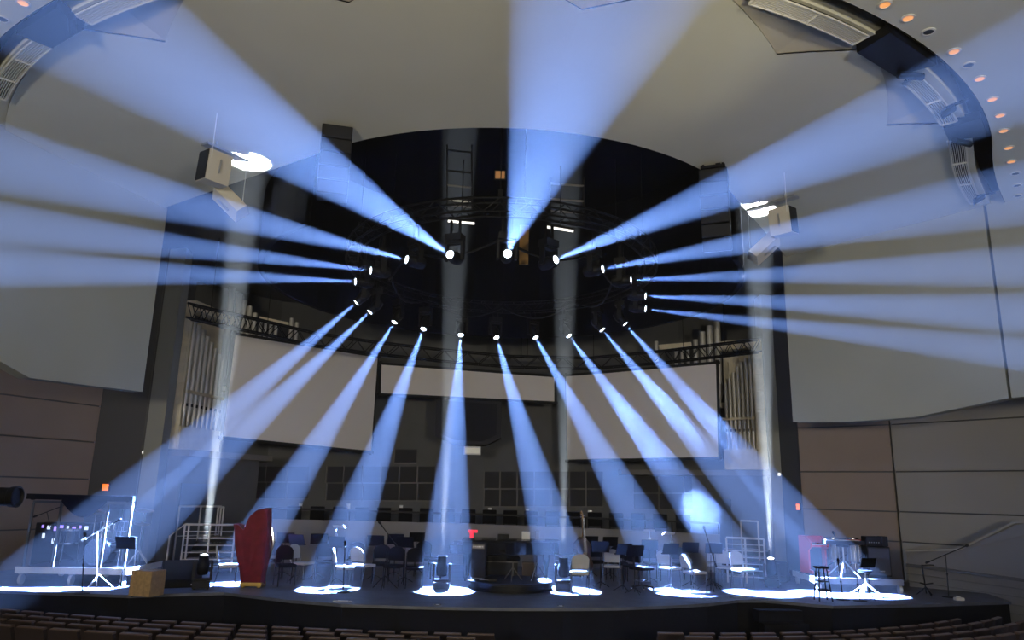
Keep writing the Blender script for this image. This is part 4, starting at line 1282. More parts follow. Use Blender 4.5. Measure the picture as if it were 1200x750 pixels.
# things under and on the piano
t = thing('amplifier_box', 'small brown wooden box under the piano, right of the middle', 'box', pc + Vector((.42, -.12, 0)))
m = MB(); m.box((0, 0, .24), (.32, .3, .44), bev=.01); m.build('cabinet', mat('brown veneer', (.10, .06, .035), .5), t)
m = MB(); m.box((0, -.155, .24), (.27, .012, .38)); m.build('grille', mat('brown grille cloth', (.07, .05, .035), .9), t)
for sx in (-1, 1):
    for sy in (-1, 1):
        m = MB(); m.bar((sx * .12, sy * .1, 0), (sx * .12, sy * .1, .03), .02); m.build('foot', 'black', t)
for dx, w, lab in ((-.35, 1.0, 'black flight case standing behind the round platform under the piano, left one'), (.85, .8, 'black flight case standing under right end of the piano')):
    t = thing('flight_case', lab, 'case', pc + Vector((dx, .42 if dx < 0 else .0, 0)))
    if dx > 0: t.location = pc + Vector((1.6, 1.15, 0))
    m = MB(); m.box((0, 0, .3), (w, .4, .56), bev=.012); m.build('body', 'black_plastic', t)
    m = MB(); m.box((0, -.205, .42), (w, .012, .03)); m.build('lid_seam', 'dull_steel', t)
    for sx in (-1, 1):
        m = MB(); m.bar((sx * w * .4, -.15, .001), (sx * w * .4, -.15, .03), .03); m.build('foot', 'black', t)
def bench(loc, rz, label):
    t = thing('piano_bench', label, 'bench', loc, rz)
    m = MB(); m.box((0, 0, .46), (.75, .36, .09), bev=.02); m.build('cushion', 'chair_black', t)
    m = MB(); m.box((0, 0, .39), (.72, .33, .06)); m.build('frame', 'lacquer', t)
    for sx in (-1, 1):
        for sy in (-1, 1):
            m = MB(); m.bar((sx * .32, sy * .13, 0), (sx * .32, sy * .13, .37), .024, .03); m.build('leg', 'lacquer', t)
bench(pc + Vector((-2.0, .05, 0)), PI / 2, 'black piano bench at the keyboard end, left of the piano')
# tall black keyboard case and gear on the podium
c = Vector((pod_c.x - .78, pod_c.y + .2, .2))
t = thing('guitar_amplifier', 'black upright amplifier at the left end of the round platform', 'amplifier', c, -.1)
m = MB(); m.box((0, 0, .42), (.34, .36, .8), bev=.015); m.build('cabinet', 'black_plastic', t)
m = MB(); m.box((0, -.19, .36), (.29, .012, .6)); m.build('grille', 'charcoal', t)
m = MB(); m.box((0, -.19, .74), (.29, .012, .09)); cpn = m.build('control_panel', 'dull_steel', t)
for k in range(6):
    m = MB(); m.bar((-.11 + .044 * k, -.19, .74), (-.11 + .044 * k, -.215, .74), .012); m.build('knob', 'silver', cpn)
m = MB(); m.path([(-.1, 0, .82), (-.1, 0, .86), (.1, 0, .86), (.1, 0, .82)], .012); m.build('handle', 'black', t)
c = Vector((pod_c.x + .05, pod_c.y - .15, .2))
t = thing('drum_throne', 'black padded throne on the round platform before the piano', 'stool', c)
m = MB(); m.lathe([(.001, .44), (.15, .44), (.17, .47), (.17, .52), (.14, .55), (.001, .55)], n=24); m.build('seat', 'chair_black', t, smooth=True)
m = MB(); m.bar((0, 0, .1), (0, 0, .45), .018); m.build('pole', 'dull_steel', t)
for k in range(3):
    a = 2 * PI * k / 3 + .4
    m = MB(); m.path([(0, 0, .3), (.24 * math.cos(a), .24 * math.sin(a), .01)], .012, 6); m.build('leg', 'dull_steel', t)
c = Vector((pod_c.x - .42, pod_c.y - .42, .2))
t = thing('effects_pedal', 'pale curled cable and pedal at the left front of the round platform', 'pedal', c)
m = MB(); m.box((0, 0, .03), (.2, .13, .06), bev=.01); m.build('case', 'black_plastic', t)
m = MB(); m.path([(-.1 - .03 * k + .1 * math.cos(k * .9), .02 + .08 * math.sin(k * .9), .012 + .004 * k) for k in range(12)], .012, 6); m.build('cable', 'silver', t, smooth=True)
c = Vector((pod_c.x + .62, pod_c.y - .1, .2))
t = thing('chrome_tripod', 'tangle of chrome stand legs at the right of the round platform', 'stand', c)
m = MB(); m.bar((0, 0, .02), (0, 0, .6), .014); m.build('pole', 'chrome', t)
for k in range(3):
    a = 2 * PI * k / 3
    m = MB(); m.path([(0, 0, .42), (.26 * math.cos(a), .22 * math.sin(a), .012)], .011, 6); l_ = m.build('leg', 'chrome', t)
    m = MB(); m.path([(0, 0, .12), (.15 * math.cos(a), .13 * math.sin(a), .2)], .007, 6); m.build('brace', 'chrome', l_)
M['red_glow'] = mat('red lamp', (.8, .02, .05), .4, emit=(1, .03, .08), estr=.9)
c = Vector((pc.x - 1.05, pc.y - .45, 1.03))
t = thing('red_lamp', 'small glowing red T shaped lamp on the left end of the piano', 'lamp', c)
m = MB(); m.box((0, 0, .2), (.24, .04, .07), bev=.01); m.box((-.03, 0, .1), (.09, .035, .16), bev=.01); m.build('lamp_head', 'red_glow', t)
m = MB(); m.lathe([(.001, 0), (.06, 0), (.06, .015), (.012, .03), (.012, .05), (.001, .05)], n=16); m.build('base', 'black', t)
c = Vector((pc.x + .1, pc.y - .1, 1.035))
for dx, w, h, mt_, lab in ((-.35, .3, .12, 'black', 'low black case lying on piano lid, left one'), (.25, .22, .2, 'pale_steel', 'pale grey box standing on the piano lid'), (.55, .12, .24, 'dull_steel', 'small dull metal tin on the piano lid, right one')):
    o = MB().box((0, 0, h / 2), (w, .22, h), bev=.015)
    o.box((0, -.112, h * .55), (w * .5, .008, h * .25))
    o = o.build('music_case', mt_, None); o.location = c + Vector((dx, 0, 0))
    tag(o, lab, 'case')

# ---------------------------------------------------------------- drummer stool with back, right of centre
c = P0(752, 691)
t = thing('swivel_chair', 'black padded swivel stool with small back and chrome foot ring', 'stool', c, 2.2)
m = MB(); m.box((0, 0, .5), (.46, .42, .08), bev=.03); m.build('seat', 'chair_black', t, smooth=True)
m = MB(); m.box((0, .24, .82), (.4, .07, .36), rx=-.12, bev=.03); bk = m.build('backrest', 'chair_black', t, smooth=True)
m = MB(); m.path([(0, .1, .46), (0, .26, .5), (0, .28, .75)], .018, 6); m.build('back_post', 'black_metal', bk)
m = MB(); m.bar((0, 0, .1), (0, 0, .47), .025); m.build('column', 'chrome', t)
m = MB(); m.path([(.2 * math.cos(2 * PI * k / 24), .2 * math.sin(2 * PI * k / 24), .2) for k in range(25)], .01, 6); m.build('foot_ring', 'chrome', t)
for k in range(5):
    a = 2 * PI * k / 5
    m = MB(); m.beam((0, 0, .1), (.28 * math.cos(a), .28 * math.sin(a), .07), .05, .025); lg = m.build('leg', 'black_metal', t)
    m = MB(); m.ball((.28 * math.cos(a), .28 * math.sin(a), .03), .03, 10); m.build('caster', 'chrome', lg)

# ---------------------------------------------------------------- left side: wooden box, wedge, stairs
c = P0(171, 699)
t = thing('cajon', 'plain plywood box drum standing at the front of left stage wing', 'box', c, -.25)
m = MB(); m.box((0, 0, .27), (.5, .42, .5), bev=.012); m.build('body', 'wood', t)
m = MB(); m.box((0, -.215, .27), (.48, .008, .48)); m.build('tap_plate', mat('pale plywood', (.5, .33, .16), .5, var=.2, scale=14), t)
for sx in (-1, 1):
    for sy in (-1, 1):
        m = MB(); m.bar((sx * .2, sy * .16, 0), (sx * .2, sy * .16, .03), .025); m.build('foot', 'black', t)
def wedge(px, py, rz, label, s=1.0):
    t = thing('stage_monitor', label, 'monitor speaker', P0(px, py), rz)
    prof = [(0, -.28, 0), (0, .26, 0), (0, .3, .08), (0, .12, .5), (0, -.02, .52), (0, -.28, .12)]
    m = MB(); m.prism([Vector((-.38 * s, y * s, z * s)) for _, y, z in prof], (.76 * s, 0, 0)); m.build('cabinet', 'black_plastic', t)
    m = MB(); d = Vector((0, .26, .4)).normalized()
    a, b = Vector((0, -.285, .13)) * s, Vector((0, -.03, .525)) * s
    n = Vector((0, -(b - a).z, (b - a).y)).normalized()
    m.obox((a + b) / 2 + n * .0, Vector((1, 0, 0)), n, (b - a).normalized(), (.68 * s, .02, (b - a).length * .88)); m.build('grille', 'charcoal', t)
    for sx in (-1, 1):
        m = MB(); m.bar((sx * .385 * s, -.05 * s, .22 * s), (sx * .385 * s, .1 * s, .22 * s), .02); m.build('handle', 'black', t)
wedge(211, 687, .5, 'black floor monitor wedge left of the left floor light', 1.1)
wedge(908, 680, -.5, 'black floor monitor wedge at the foot of the right dark wall', 1.0)

def stairs(px, py, n, w, rz, label, rise=.17, run=.28):
    t = thing('stage_stairs', label, 'stairs', P0(px, py), rz)
    for k in range(n):
        m = MB(); m.box((0, k * run + run / 2, (k + 1) * rise - .02), (w, run + .02, .04)); tr = m.build('tread', 'dull_steel', t)
        m = MB(); m.box((0, k * run + .01, (k + .5) * rise), (w, .02, rise - .03)); m.build('riser', 'black', tr)
    for s in (-1, 1):
        m = MB(); m.prism([Vector((s * (w / 2 + .01), 0, 0)), Vector((s * (w / 2 + .01), n * run, 0)), Vector((s * (w / 2 + .01), n * run, n * rise)), Vector((s * (w / 2 + .01), 0, rise))], (.03 * s, 0, 0)); m.build('stringer', 'black', t)
    return t
stairs(246, 671, 5, 1.4, .12, 'dark steps up to the choir level behind the left railing')
stairs(876, 674, 4, 1.3, -.3, 'dark steps up to the choir level behind the right railing')
M['rail_metal'] = mat('pale painted rail', (.62, .60, .58), .45)
def railing(p0, p1, h, nbars, label, slope=None, posts=(0, 1), base0=0.0):
    """p0, p1 floor points; horizontal rails between posts"""
    t = thing('stair_railing', label, 'railing', p0)
    d = p1 - p0
    for s in posts:
        m = MB(); m.bar(d * s, d * s + Z3 * h, .026); m.build('post', 'rail_metal', t)
    m = MB(); m.bar(Z3 * h, d + Z3 * h, .028); m.build('handrail', 'rail_metal', t)
    for k in range(nbars):
        z = h * (k + 1) / (nbars + 1)
        m = MB(); m.bar(Z3 * z, d + Z3 * z, .013); m.build('rail_bar', 'rail_metal', t)
    if slope:
        a, b = slope
        m = MB(); m.path([Z3 * h, a - p0, b - p0], .024, 8); m.build('sloping_rail', 'rail_metal', t)
    return t
def depth_pt(px, py, z):  # a point of given height
    return on(px, py, z)
zt = 1.35
a = at(217, 614.5, 20.3); b = at(276, 614.5, 20.6)
p0, p1 = Vector((a.x, a.y, 0)), Vector((b.x, b.y, 0))
railing(p0, p1, a.z, 6, 'pale railing with six thin bars at left stairs, behind the lit chair', (at(199, 628, 19.9), Vector((at(194, 664, 19.9).x, 19.9, .02))), (0, .08, .5, 1))
a = at(256, 594, 22.6); b = at(262, 599, 22.2)
p0, p1 = Vector((a.x, a.y, 0)), Vector((b.x, b.y, 0))
railing(p0, p1, a.z, 1, 'short pale railing end higher up the left stairs')
a = at(182, 593, 22.0); b = at(223, 593, 22.6)
p0, p1 = Vector((a.x, a.y, 0)), Vector((b.x, b.y, 0))
railing(Vector((-9.45, 22.1, 0)), Vector((-8.7, 23.3, 0)), a.z, 1, 'thin pale railing in front of the blue door left of stage', None, (0, .5, 1))
a = at(851, 630, 21.2); b = at(895, 631, 20.9)
p0, p1 = Vector((a.x, a.y, 0)), Vector((b.x, b.y, 0))
railing(p0, p1, a.z, 6, 'pale railing with thin bars at the right stairs beside right floor light', None, (0, .5, 1))
a = at(868, 610, 23.0); b = at(888, 611, 22.5)
railing(Vector((a.x, a.y, 0)), Vector((b.x, b.y, 0)), a.z, 1, 'short pale railing higher up the right stairs')

# ---------------------------------------------------------------- drum booth on the left
ra0, rb0 = at(23, 672, 17.45), at(151, 669, 17.45)
W = rb0.x - ra0.x
rz = .05
c = Vector(((ra0.x + rb0.x) / 2 - .12, 18.45, 0))
t = thing('drum_riser', 'rolling drum riser with bright white front edge on the left stage wing', 'riser', c, rz)
M['lit_edge'] = mat('lit white riser edging', (.9, .9, .86), .5)  # reflected pool light put into the brightness of this white
m = MB(); m.box((0, 0, .32), (W, 2.0, .1)); m.build('deck', 'black', t)
m = MB(); m.box((0, -1.01, .32), (W, .03, .14)); m.build('front_edge', 'lit_edge', t)
m = MB(); m.box((W / 2 + .012, 0, .32), (.02, 2.0, .14)); m.build('side_edge', 'lit_edge', t)
for sx in (-.47, -.02, .45):
    for sy in (-.85, .85):
        m = MB(); m.lathe([(.02, -.03), (.11, -.03), (.11, .03), (.02, .03)], c=(sx * W, sy, .11), n=16, axis='X'); cs = m.build('caster', 'white', t)
        m = MB(); m.box((sx * W, sy, .24), (.1, .1, .06)); m.build('caster_bracket', 'silver', cs)
RZ = Matrix.Rotation(rz, 4, 'Z')
def DR(x, y, z=.377): return c + (RZ @ Vector((x, y, 0))) + Vector((0, 0, z))
# clear shield
gm = bpy.data.materials.new('clear acrylic'); gm.use_nodes = True
nt = gm.node_tree; [nt.nodes.remove(n) for n in list(nt.nodes)]
o_ = nt.nodes.new('ShaderNodeOutputMaterial'); mx = nt.nodes.new('ShaderNodeMixShader'); tr_ = nt.nodes.new('ShaderNodeBsdfTransparent'); gl = nt.nodes.new('ShaderNodeBsdfGlossy'); gl.inputs['Roughness'].default_value = .05
fr = nt.nodes.new('ShaderNodeFresnel'); fr.inputs['IOR'].default_value = 1.35
nt.links.new(fr.outputs[0], mx.inputs[0]); nt.links.new(tr_.outputs[0], mx.inputs[1]); nt.links.new(gl.outputs[0], mx.inputs[2]); nt.links.new(mx.outputs[0], o_.inputs[0])
M['acrylic'] = gm
M['shield_frame'] = mat('aluminium shield edge', (.14, .14, .135), .4, metal=.3)
t = thing('drum_shield', 'tall clear acrylic drum shield with pale frame around the drum kit', 'screen', DR(0, -.9), rz)
H = 1.40
xs = [-W / 2 + .1, -W / 2 + W * .3, -W / 2 + W * .73, W / 2 - .12]
for a, b in zip(xs, xs[1:]):
    m = MB(); m.box(((a + b) / 2, 0, H / 2), (b - a - .03, .012, H - .02)); pn = m.build('clear_panel', 'acrylic', t)
for x in xs:
    m = MB(); m.box((x, 0, H / 2), (.045, .05, H)); m.build('upright', 'shield_frame', t)
m = MB(); m.box((0, 0, H + .02), (W - .2, .06, .05)); m.build('top_rail', 'shield_frame', t)
# dark canopy pipe with sagging cloth
p, q = DR(-W / 2 - .05, -.9, .375 + H + .135), DR(W / 2 - .1, -.9, .375 + H + .125)
t = thing('booth_canopy', 'black canopy bar with sagging black cloth over the drum booth', 'canopy', p)
m = MB(); m.beam(Vector(), q - p, .12, .12); m.build('bar', 'black', t)
m = MB()
rows = []
for i in range(13):
    u = i / 12
    x = .34 + .42 * u
    s = math.sin(PI * u)
    pp = (q - p) * x
    rows.append([pp + Vector((0, -.06, -.05)), pp + Vector((0, -.09, -.08 - .3 * s)), pp + Vector((0, -.075, -.1 - .33 * s)), pp + Vector((0, -.07, -.1 - .33 * s)), pp + Vector((0, -.06, -.08 - .3 * s)), pp + Vector((0, -.05, -.06 - .1 * s)), pp + Vector((0, -.05, -.04))])
m.loft(rows); m.build('sagging_cloth', 'cloth_dark', t, smooth=True)
for s in (.05, .95):
    m = MB(); m.beam((q - p) * s + Vector((0, 0, .05)), (q - p) * s + Vector((0, 0, -.075)), .05, .08); m.build('mount_clamp', 'black_metal', t)
# drum kit
M['shell'] = mat('dark drum shell', (.03, .035, .045), .25, coat=.4)
M['head'] = mat('drum head', (.55, .55, .55), .5)
M['clear_head'] = mat('smoked drum head', (.05, .055, .06), .25)
M['cymbal'] = mat('cymbal bronze', (.55, .45, .26), .3, metal=.9)
def drum(loc, r, h, label, tilt=(0, 0, 0), legs=True, front=False, lugs=8):
    t = thing('drum', label, 'drum', loc, rot=tilt)
    ax = 'Y' if front else 'Z'
    def cyl(r0, z0, z1, n=28):
        m = MB(); m.lathe([(r0 * .2, z0), (r0, z0), (r0, z1), (r0 * .2, z1)], n=n, axis=ax); return m
    cyl(r, -h / 2, h / 2).build('shell', 'shell', t, smooth=True)
    for sg in (-1, 1):
        m = MB(); m.lathe([(r * 1.0, sg * h / 2 - .02), (r * 1.05, sg * h / 2 - .02), (r * 1.05, sg * h / 2 + .02), (r * 1.0, sg * h / 2 + .02)], n=28, axis=ax); m.build('hoop', 'chrome', t, smooth=True)
        m = MB(); m.lathe([(.001, sg * (h / 2 + .004)), (r * .99, sg * (h / 2 + .004)), (r * .99, sg * h / 2)], n=28, axis=ax); m.build('head', 'head' if not front else 'clear_head', t)
    for k in range(lugs):
        a = 2 * PI * k / lugs
        v = Vector((r * 1.03 * math.cos(a), r * 1.03 * math.sin(a), 0))
        p, q = v - Z3 * h * .45, v + Z3 * h * .45
        if front: p, q = Vector((p.x, p.z, p.y)), Vector((q.x, q.z, q.y))
        m = MB(); m.bar(p, q, .01, n=6); m.build('lug', 'chrome', t)
    if legs:
        for k in range(3):
            a = 2 * PI * k / 3 + .3
            m = MB(); m.path([(r * math.cos(a), r * math.sin(a), 0), (r * 1.15 * math.cos(a), r * 1.15 * math.sin(a), -legs)], .011, 6); m.build('leg', 'chrome', t)
    return t
drum(DR(.3, -.35, .37 + .32), .29, .42, 'bass drum with pale hoop standing in the drum booth', legs=False, front=True)
drum(DR(-.55, -.2, (.37 + .633)), .2, .3, 'chrome lugged tom drum left of bass drum in the booth', legs=.62, tilt=(0, 0, .2))
drum(DR(.12, .15, (.37 + .873)), .15, .22, 'small tom drum above the left of bass drum', legs=.86, tilt=(0, 0, 0))
drum(DR(.5, .15, (.37 + .873)), .16, .24, 'small tom drum above the right of bass drum', legs=.86, tilt=(0, 0, .5))
drum(DR(.85, -.35, (.37 + .563)), .19, .16, 'shallow snare drum right of the bass drum', legs=.55)
def cymbal(loc, h, r, label, tilt=.15):
    t = thing('cymbal_stand', label, 'cymbal', loc)
    m = MB(); m.bar((0, 0, .1), (0, 0, h), .011); m.build('pole', 'chrome', t)
    for k in range(3):
        a = 2 * PI * k / 3
        m = MB(); m.path([(0, 0, .3), (.24 * math.cos(a), .24 * math.sin(a), .01)], .01, 6); m.build('leg', 'chrome', t)
    mt = Euler((tilt, tilt, 0)).to_matrix()
    m = MB(); m.lathe([(.001, .03), (.03, .025), (.05, .005), (r, -.02), (r, -.024), (.05, .0), (.001, .02)], n=32, c=(0, 0, h), mtx=mt); m.build('cymbal', 'cymbal', t, smooth=True)
cymbal(DR(-.35, .5), 1.2, .23, 'thin cymbal on a stand behind the left tom drum')
cymbal(DR(.75, .6), 1.25, .24, 'thin cymbal on a stand at the right rear of the drum booth')
cymbal(DR(.95, .1), .95, .18, 'low cymbal pair stand right of the snare drum')
c2 = DR(.15, .9)
t = thing('green_case', 'pair of greenish cloth covered panels behind the drum kit', 'panel', c2, rz)
for sx in (-.28, .28):
    m = MB(); m.box((sx, 0, .62), (.5, .06, 1.24), bev=.01); pn = m.build('panel', mat('green grey cloth', (.16, .2, .16), .9), t)
b = DR(-1.0, .35); mic_stand(b, up_at(55, 600, b), 'black boom stand inside the drum booth, arm over the drums', False, (up_at(44, 604, b), up_at(76, 592, b)))
# gear rack with glowing boxes that imitate coloured reflections, behind the booth on the far left
c3 = P0(12, 680) + Vector((.25, 1.6, 0))
t = thing('equipment_rack', 'dark equipment rack with violet and white reflections at the left edge', 'rack', c3, .1)
m = MB(); m.box((0, 0, .62), (1.35, .5, 1.24), bev=.02); m.build('cabinet', 'black_plastic', t)
M['violet'] = mat('violet reflection', (.5, .4, 1), .4, emit=(.35, .22, 1.0), estr=1.6)
M['cool'] = mat('cool white reflection', (.8, .9, 1), .4, emit=(.7, .8, 1.0), estr=1.3)
for k in range(8):
    x = -.5 + .15 * k
    m = MB(); m.box((x, -.262, 1.15 - .025 * (k % 3)), (.05 + .03 * (k % 2), .03, .07 + .02 * (k % 3)), bev=.008); m.build('reflection_glow', 'violet' if k % 3 != 1 else 'cool', t)
for k, (x, z) in enumerate(((-.45, .92), (-.2, .8), (.05, .94))):
    m = MB(); m.box((x, -.262, z), (.06, .03, .12), bev=.008); m.build('reflection_glow', 'cool', t)
for k in range(3):
    m = MB(); m.box((0, -.256, .2 + .2 * k), (1.2, .02, .16)); m.build('rack_panel', 'charcoal', t)
# camera at the left edge
c4 = at(6, 582, 14.5)
t = thing('broadcast_camera', 'black barrel shaped camera body poking in at the far left edge', 'camera', c4)
m = MB(); m.lathe([(.02, -.5), (.17, -.5), (.17, .1), (.19, .12), (.2, .24), (.17, .25), (.15, .2), (.02, .2)], n=24, axis='X'); m.build('lens_barrel', 'black_plastic', t, smooth=True)
m = MB(); m.box((-.5, 0, 0), (.5, .36, .42), bev=.04); m.build('body', 'black_plastic', t)
m = MB(); m.bar((-.5, 0, -.2), (-.5, 0, -c4.z - 1.08), .05); m.build('column', 'black_metal', t)
for k in range(3):
    a = 2 * PI * k / 3 + .2
    m = MB(); m.path([(-.5, 0, -c4.z - .4), (-.5 + .5 * math.cos(a), .5 * math.sin(a), -c4.z - 1.08)], .03, 6); m.build('leg', 'black_metal', t)

# ---------------------------------------------------------------- right wing
c = P0(965, 704)
t = thing('bar_stool', 'tall round black bar stool at the left of the right wing', 'stool', c)
m = MB(); m.lathe([(.001, .70), (.15, .70), (.165, .72), (.165, .745), (.001, .75)], n=28); m.build('seat', 'black', t, smooth=True)
for k in range(4):
    a = PI / 4 + PI / 2 * k
    m = MB(); m.bar((.21 * math.cos(a), .21 * math.sin(a), 0), (.12 * math.cos(a), .12 * math.sin(a), .71), .016); m.build('leg', 'black', t)
for z in (.24, .42):
    for k in range(4):
        a0, a1 = PI / 4 + PI / 2 * k, PI / 4 + PI / 2 * (k + 1)
        r = .21 - .09 * z / .71
        m = MB(); m.bar((r * math.cos(a0), r * math.sin(a0), z), (r * math.cos(a1), r * math.sin(a1), z), .011); m.build('stretcher', 'black', t)
# riser
ra, rb2 = P0(977, 694), P0(1080, 697)
W2 = (rb2 - ra).length
rz2 = math.atan2((rb2 - ra).y, (rb2 - ra).x)
c = (ra + rb2) / 2 + Vector((-.35, .95, 0))
t = thing('rolling_riser', 'rolling black riser on the right wing, white edge lit at left end', 'riser', c, rz2)
m = MB(); m.box((0, 0, .27), (W2, 1.8, .1)); m.build('deck', 'black', t)
m = MB(); m.box((0, -.91, .27), (W2, .03, .14)); m.build('front_edge', mat('grey riser edging', (.25, .25, .25), .5), t)
m = MB(); m.box((-W2 / 2 - .012, 0, .27), (.02, 1.8, .14)); m.build('side_edge', 'lit_edge', t)  # light on the left end put into this pale edge colour
for sx in (-.46, .47):
    for sy in (-.82, .82):
        m = MB(); m.lathe([(.02, -.035), (.1, -.035), (.1, .035), (.02, .035)], c=(sx * W2, sy, .1), n=18, axis='X'); m.build('caster', 'white', t)
RZ2 = Matrix.Rotation(rz2, 4, 'Z')
def RR(x, y, z=.32): return c + (RZ2 @ Vector((x, y, 0))) + Vector((0, 0, z))
# red console organ
t = thing('console_organ', 'bright red console keyboard with white edge on the right riser', 'keyboard', RR(-.7, .25, .345), rz2 + .25)
m = MB(); m.box((0, .05, .36), (.34, .3, .68)); m.build('front_panel', 'black', t)
for s in (-1, 1):
    m = MB(); m.prism([Vector((s * .22, -.3, 0)), Vector((s * .22, .24, 0)), Vector((s * .22, .24, .95)), Vector((s * .22, -.05, .95)), Vector((s * .22, -.32, .78)), Vector((s * .22, -.32, .68)), Vector((s * .22, -.18, .6)), Vector((s * .22, -.18, .1)), Vector((s * .22, -.3, .08))], (.05 * s, 0, 0)); m.build('side_panel', 'red', t)
m = MB(); m.prism([Vector((-.22, -.05, .92)), Vector((-.22, .24, .92)), Vector((-.22, .24, .95)), Vector((-.22, -.05, .95))], (.44, 0, 0)); m.build('lid', 'red', t)
m = MB(); m.box((0, -.2, .7), (.44, .24, .05)); kb = m.build('keybed', 'red', t)
m = MB(); m.box((0, -.23, .735), (.42, .16, .02)); m.build('white_keys', 'white', kb)
m = MB(); m.prism([Vector((-.22, -.06, .8)), Vector((-.22, -.1, .78)), Vector((-.22, -.06, .92)), Vector((-.22, -.03, .92))], (.44, 0, 0)); m.build('fallboard', 'red', t)
t = thing('rotary_cabinet', 'dull red wooden cabinet standing left of the red console', 'cabinet', P0(979, 683) + Vector((0, .9, 0)), .15)
M['dull_red'] = mat('dull red stain', (.22, .075, .07), .5, var=.15, scale=6)
m = MB(); m.box((0, 0, .5), (.46, .42, .94), bev=.012); m.build('cabinet', 'dull_red', t)
for z in (.3, .72):
    m = MB()
    for k in range(5): m.box((0, -.213, z - .06 + .03 * k), (.34, .012, .012))
    m.box((0, -.211, z), (.36, .006, .16)); m.build('louvre', mat('dark red louvre', (.1, .03, .03), .6), t)
m = MB(); m.box((0, 0, .015), (.42, .38, .03)); m.build('plinth', 'black', t)
# percussion on the riser
drum(RR(.36, .3, .32 + .62), .15, .62, 'pale grey conga drum left of the dark amplifier stack', legs=.6)
drum(RR(-.08, .5, .32 + .62), .14, .6, 'pale grey conga drum nearer the red console', legs=.6)
M['pale_shell'] = mat('pale grey drum shell', (.3, .31, .33), .4)
for o in COL.objects:
    if o.parent and o.parent.get('label', '').startswith('pale grey conga') and o.name.startswith('shell'):
        o.data.materials[0] = M['pale_shell']
# white X legged stands
def x_stand(loc, h, r, label, n=5):
    t = thing('percussion_stand', label, 'stand', loc)
    m = MB(); m.bar((0, 0, .12), (0, 0, h), .02); m.build('pole', 'white', t)
    for k in range(n):
        a = 2 * PI * k / n + .3
        m = MB(); m.path([(0, 0, h * .55), (r * math.cos(a), r * math.sin(a), .015)], .018, 6); lg = m.build('leg', 'white', t)
        m = MB(); m.ball((r * math.cos(a), r * math.sin(a), .026), .022, 8); m.build('rubber_tip', 'black', lg)
    m = MB(); m.lathe([(.001, h), (.16, h), (.16, h + .05), (.001, h + .05)], n=24); m.build('top', 'black', t)
x_stand(P0(1016, 699), .55, .4, 'low white spider legged stand in front of right riser')
x_stand(RR(-.2, -.5), .75, .42, 'white spider legged stand on the right riser under the keyboard')
t = thing('stage_keyboard', 'black keyboard with red end strip lying on the white stand', 'keyboard', RR(-.18, -.5, .32 + .80), rz2)
m = MB(); m.box((0, 0, .06), (1.0, .3, .1), bev=.012); m.build('case', 'black_plastic', t)
m = MB(); m.box((-.05, -.07, .115), (.84, .14, .015)); m.build('white_keys', 'white', t)
m = MB(); m.box((.3, .1, .118), (.38, .05, .02)); m.build('end_strip', 'red', t)
def gear_boom(base_pt, top, tail, tip, label, mic=True, col='chrome'):
    return mic_stand(base_pt, top, label, False, (tail, tip), col, mic)
b = RR(-.88, .76, .325); 
mic_stand(b, at(985, 646, b.y), 'chrome boom with microphone reaching up left of the red console', True, (at(987, 648, b.y), at(979, 630, b.y)), 'chrome')
b = RR(-.45, .72, .325); mic_stand(b, at(1003, 643, b.y), 'black boom microphone pointing right above the red console', True, (at(996, 646, b.y), at(1016, 636, b.y)))
b = RR(.15, .72, .325); mic_stand(b, at(1018, 646, b.y), 'short black microphone stand rising behind the black keyboard', True)
# amplifier stack
t = thing('amplifier_cabinet', 'tall dark grey bass amplifier cabinet at the right end of riser', 'amplifier', RR(.86, .1), rz2)
m = MB(); m.box((0, 0, .38), (.58, .42, .74), bev=.02); m.build('cabinet', 'black_plastic', t)
m = MB(); m.box((0, -.215, .38), (.52, .014, .66)); m.build('grille', mat('grey speaker cloth', (.07, .07, .075), .85, bump=.3, scale=90), t)
for s in (-1, 1):
    m = MB(); m.box((s * .295, 0, .5), (.014, .2, .08)); m.build('handle', 'black', t)
m = MB(); m.box((.05, -.225, .14), (.12, .01, .03)); m.build('badge', 'silver', t)
t = thing('bass_amplifier', 'black amplifier head sitting on the dark grey cabinet', 'amplifier', RR(.76, .08, .32 + .755), rz2)
m = MB(); m.box((0, 0, .13), (.38, .34, .24), bev=.015); m.build('case', 'black_plastic', t)
m = MB(); m.box((0, -.175, .14), (.33, .012, .15)); pn = m.build('front_panel', 'charcoal', t)
for k in range(5):
    m = MB(); m.bar((-.12 + .06 * k, -.178, .1), (-.12 + .06 * k, -.2, .1), .014); m.build('knob', 'silver', pn)
t = thing('effects_rack', 'small upright black box beside the amplifier head on dark grey cabinet', 'amplifier', RR(1.06, .08, .32 + .755), rz2)
m = MB(); m.box((0, 0, .13), (.16, .3, .25), bev=.012); m.build('case', 'black_plastic', t)
m = MB(); m.box((0, -.155, .13), (.13, .012, .2)); m.build('front_panel', 'charcoal', t)
# guitar stand at right of the riser
c = P0(1086, 698)
t = thing('guitar_stand', 'small black guitar stand with side arm right of the riser', 'stand', c)
m = MB(); m.bar((0, 0, .05), (-.02, .05, .72), .016); m.build('pole', 'black_metal', t)
m = MB(); m.path([(-.02, .05, .7), (.12, 0, .72), (.24, -.02, .72)], .014, 6); m.build('yoke', 'black_metal', t)
m = MB(); m.path([(-.16, -.05, .3), (0, .02, .26), (.16, -.05, .3)], .016, 6); m.build('cradle', 'black_metal', t)
for k in range(3):
    a = 2 * PI * k / 3 + PI / 6
    m = MB(); m.path([(0, 0, .2), (.22 * math.cos(a), .22 * math.sin(a), .01)], .014, 6); m.build('leg', 'black_metal', t)
m = MB(); m.box((0, 0, .04), (.2, .14, .07), bev=.02); m.box((0, .02, .08), (.08, .06, .03)); o = m.build('white_pedal', 'white', None); o.location = P0(1124, 704)
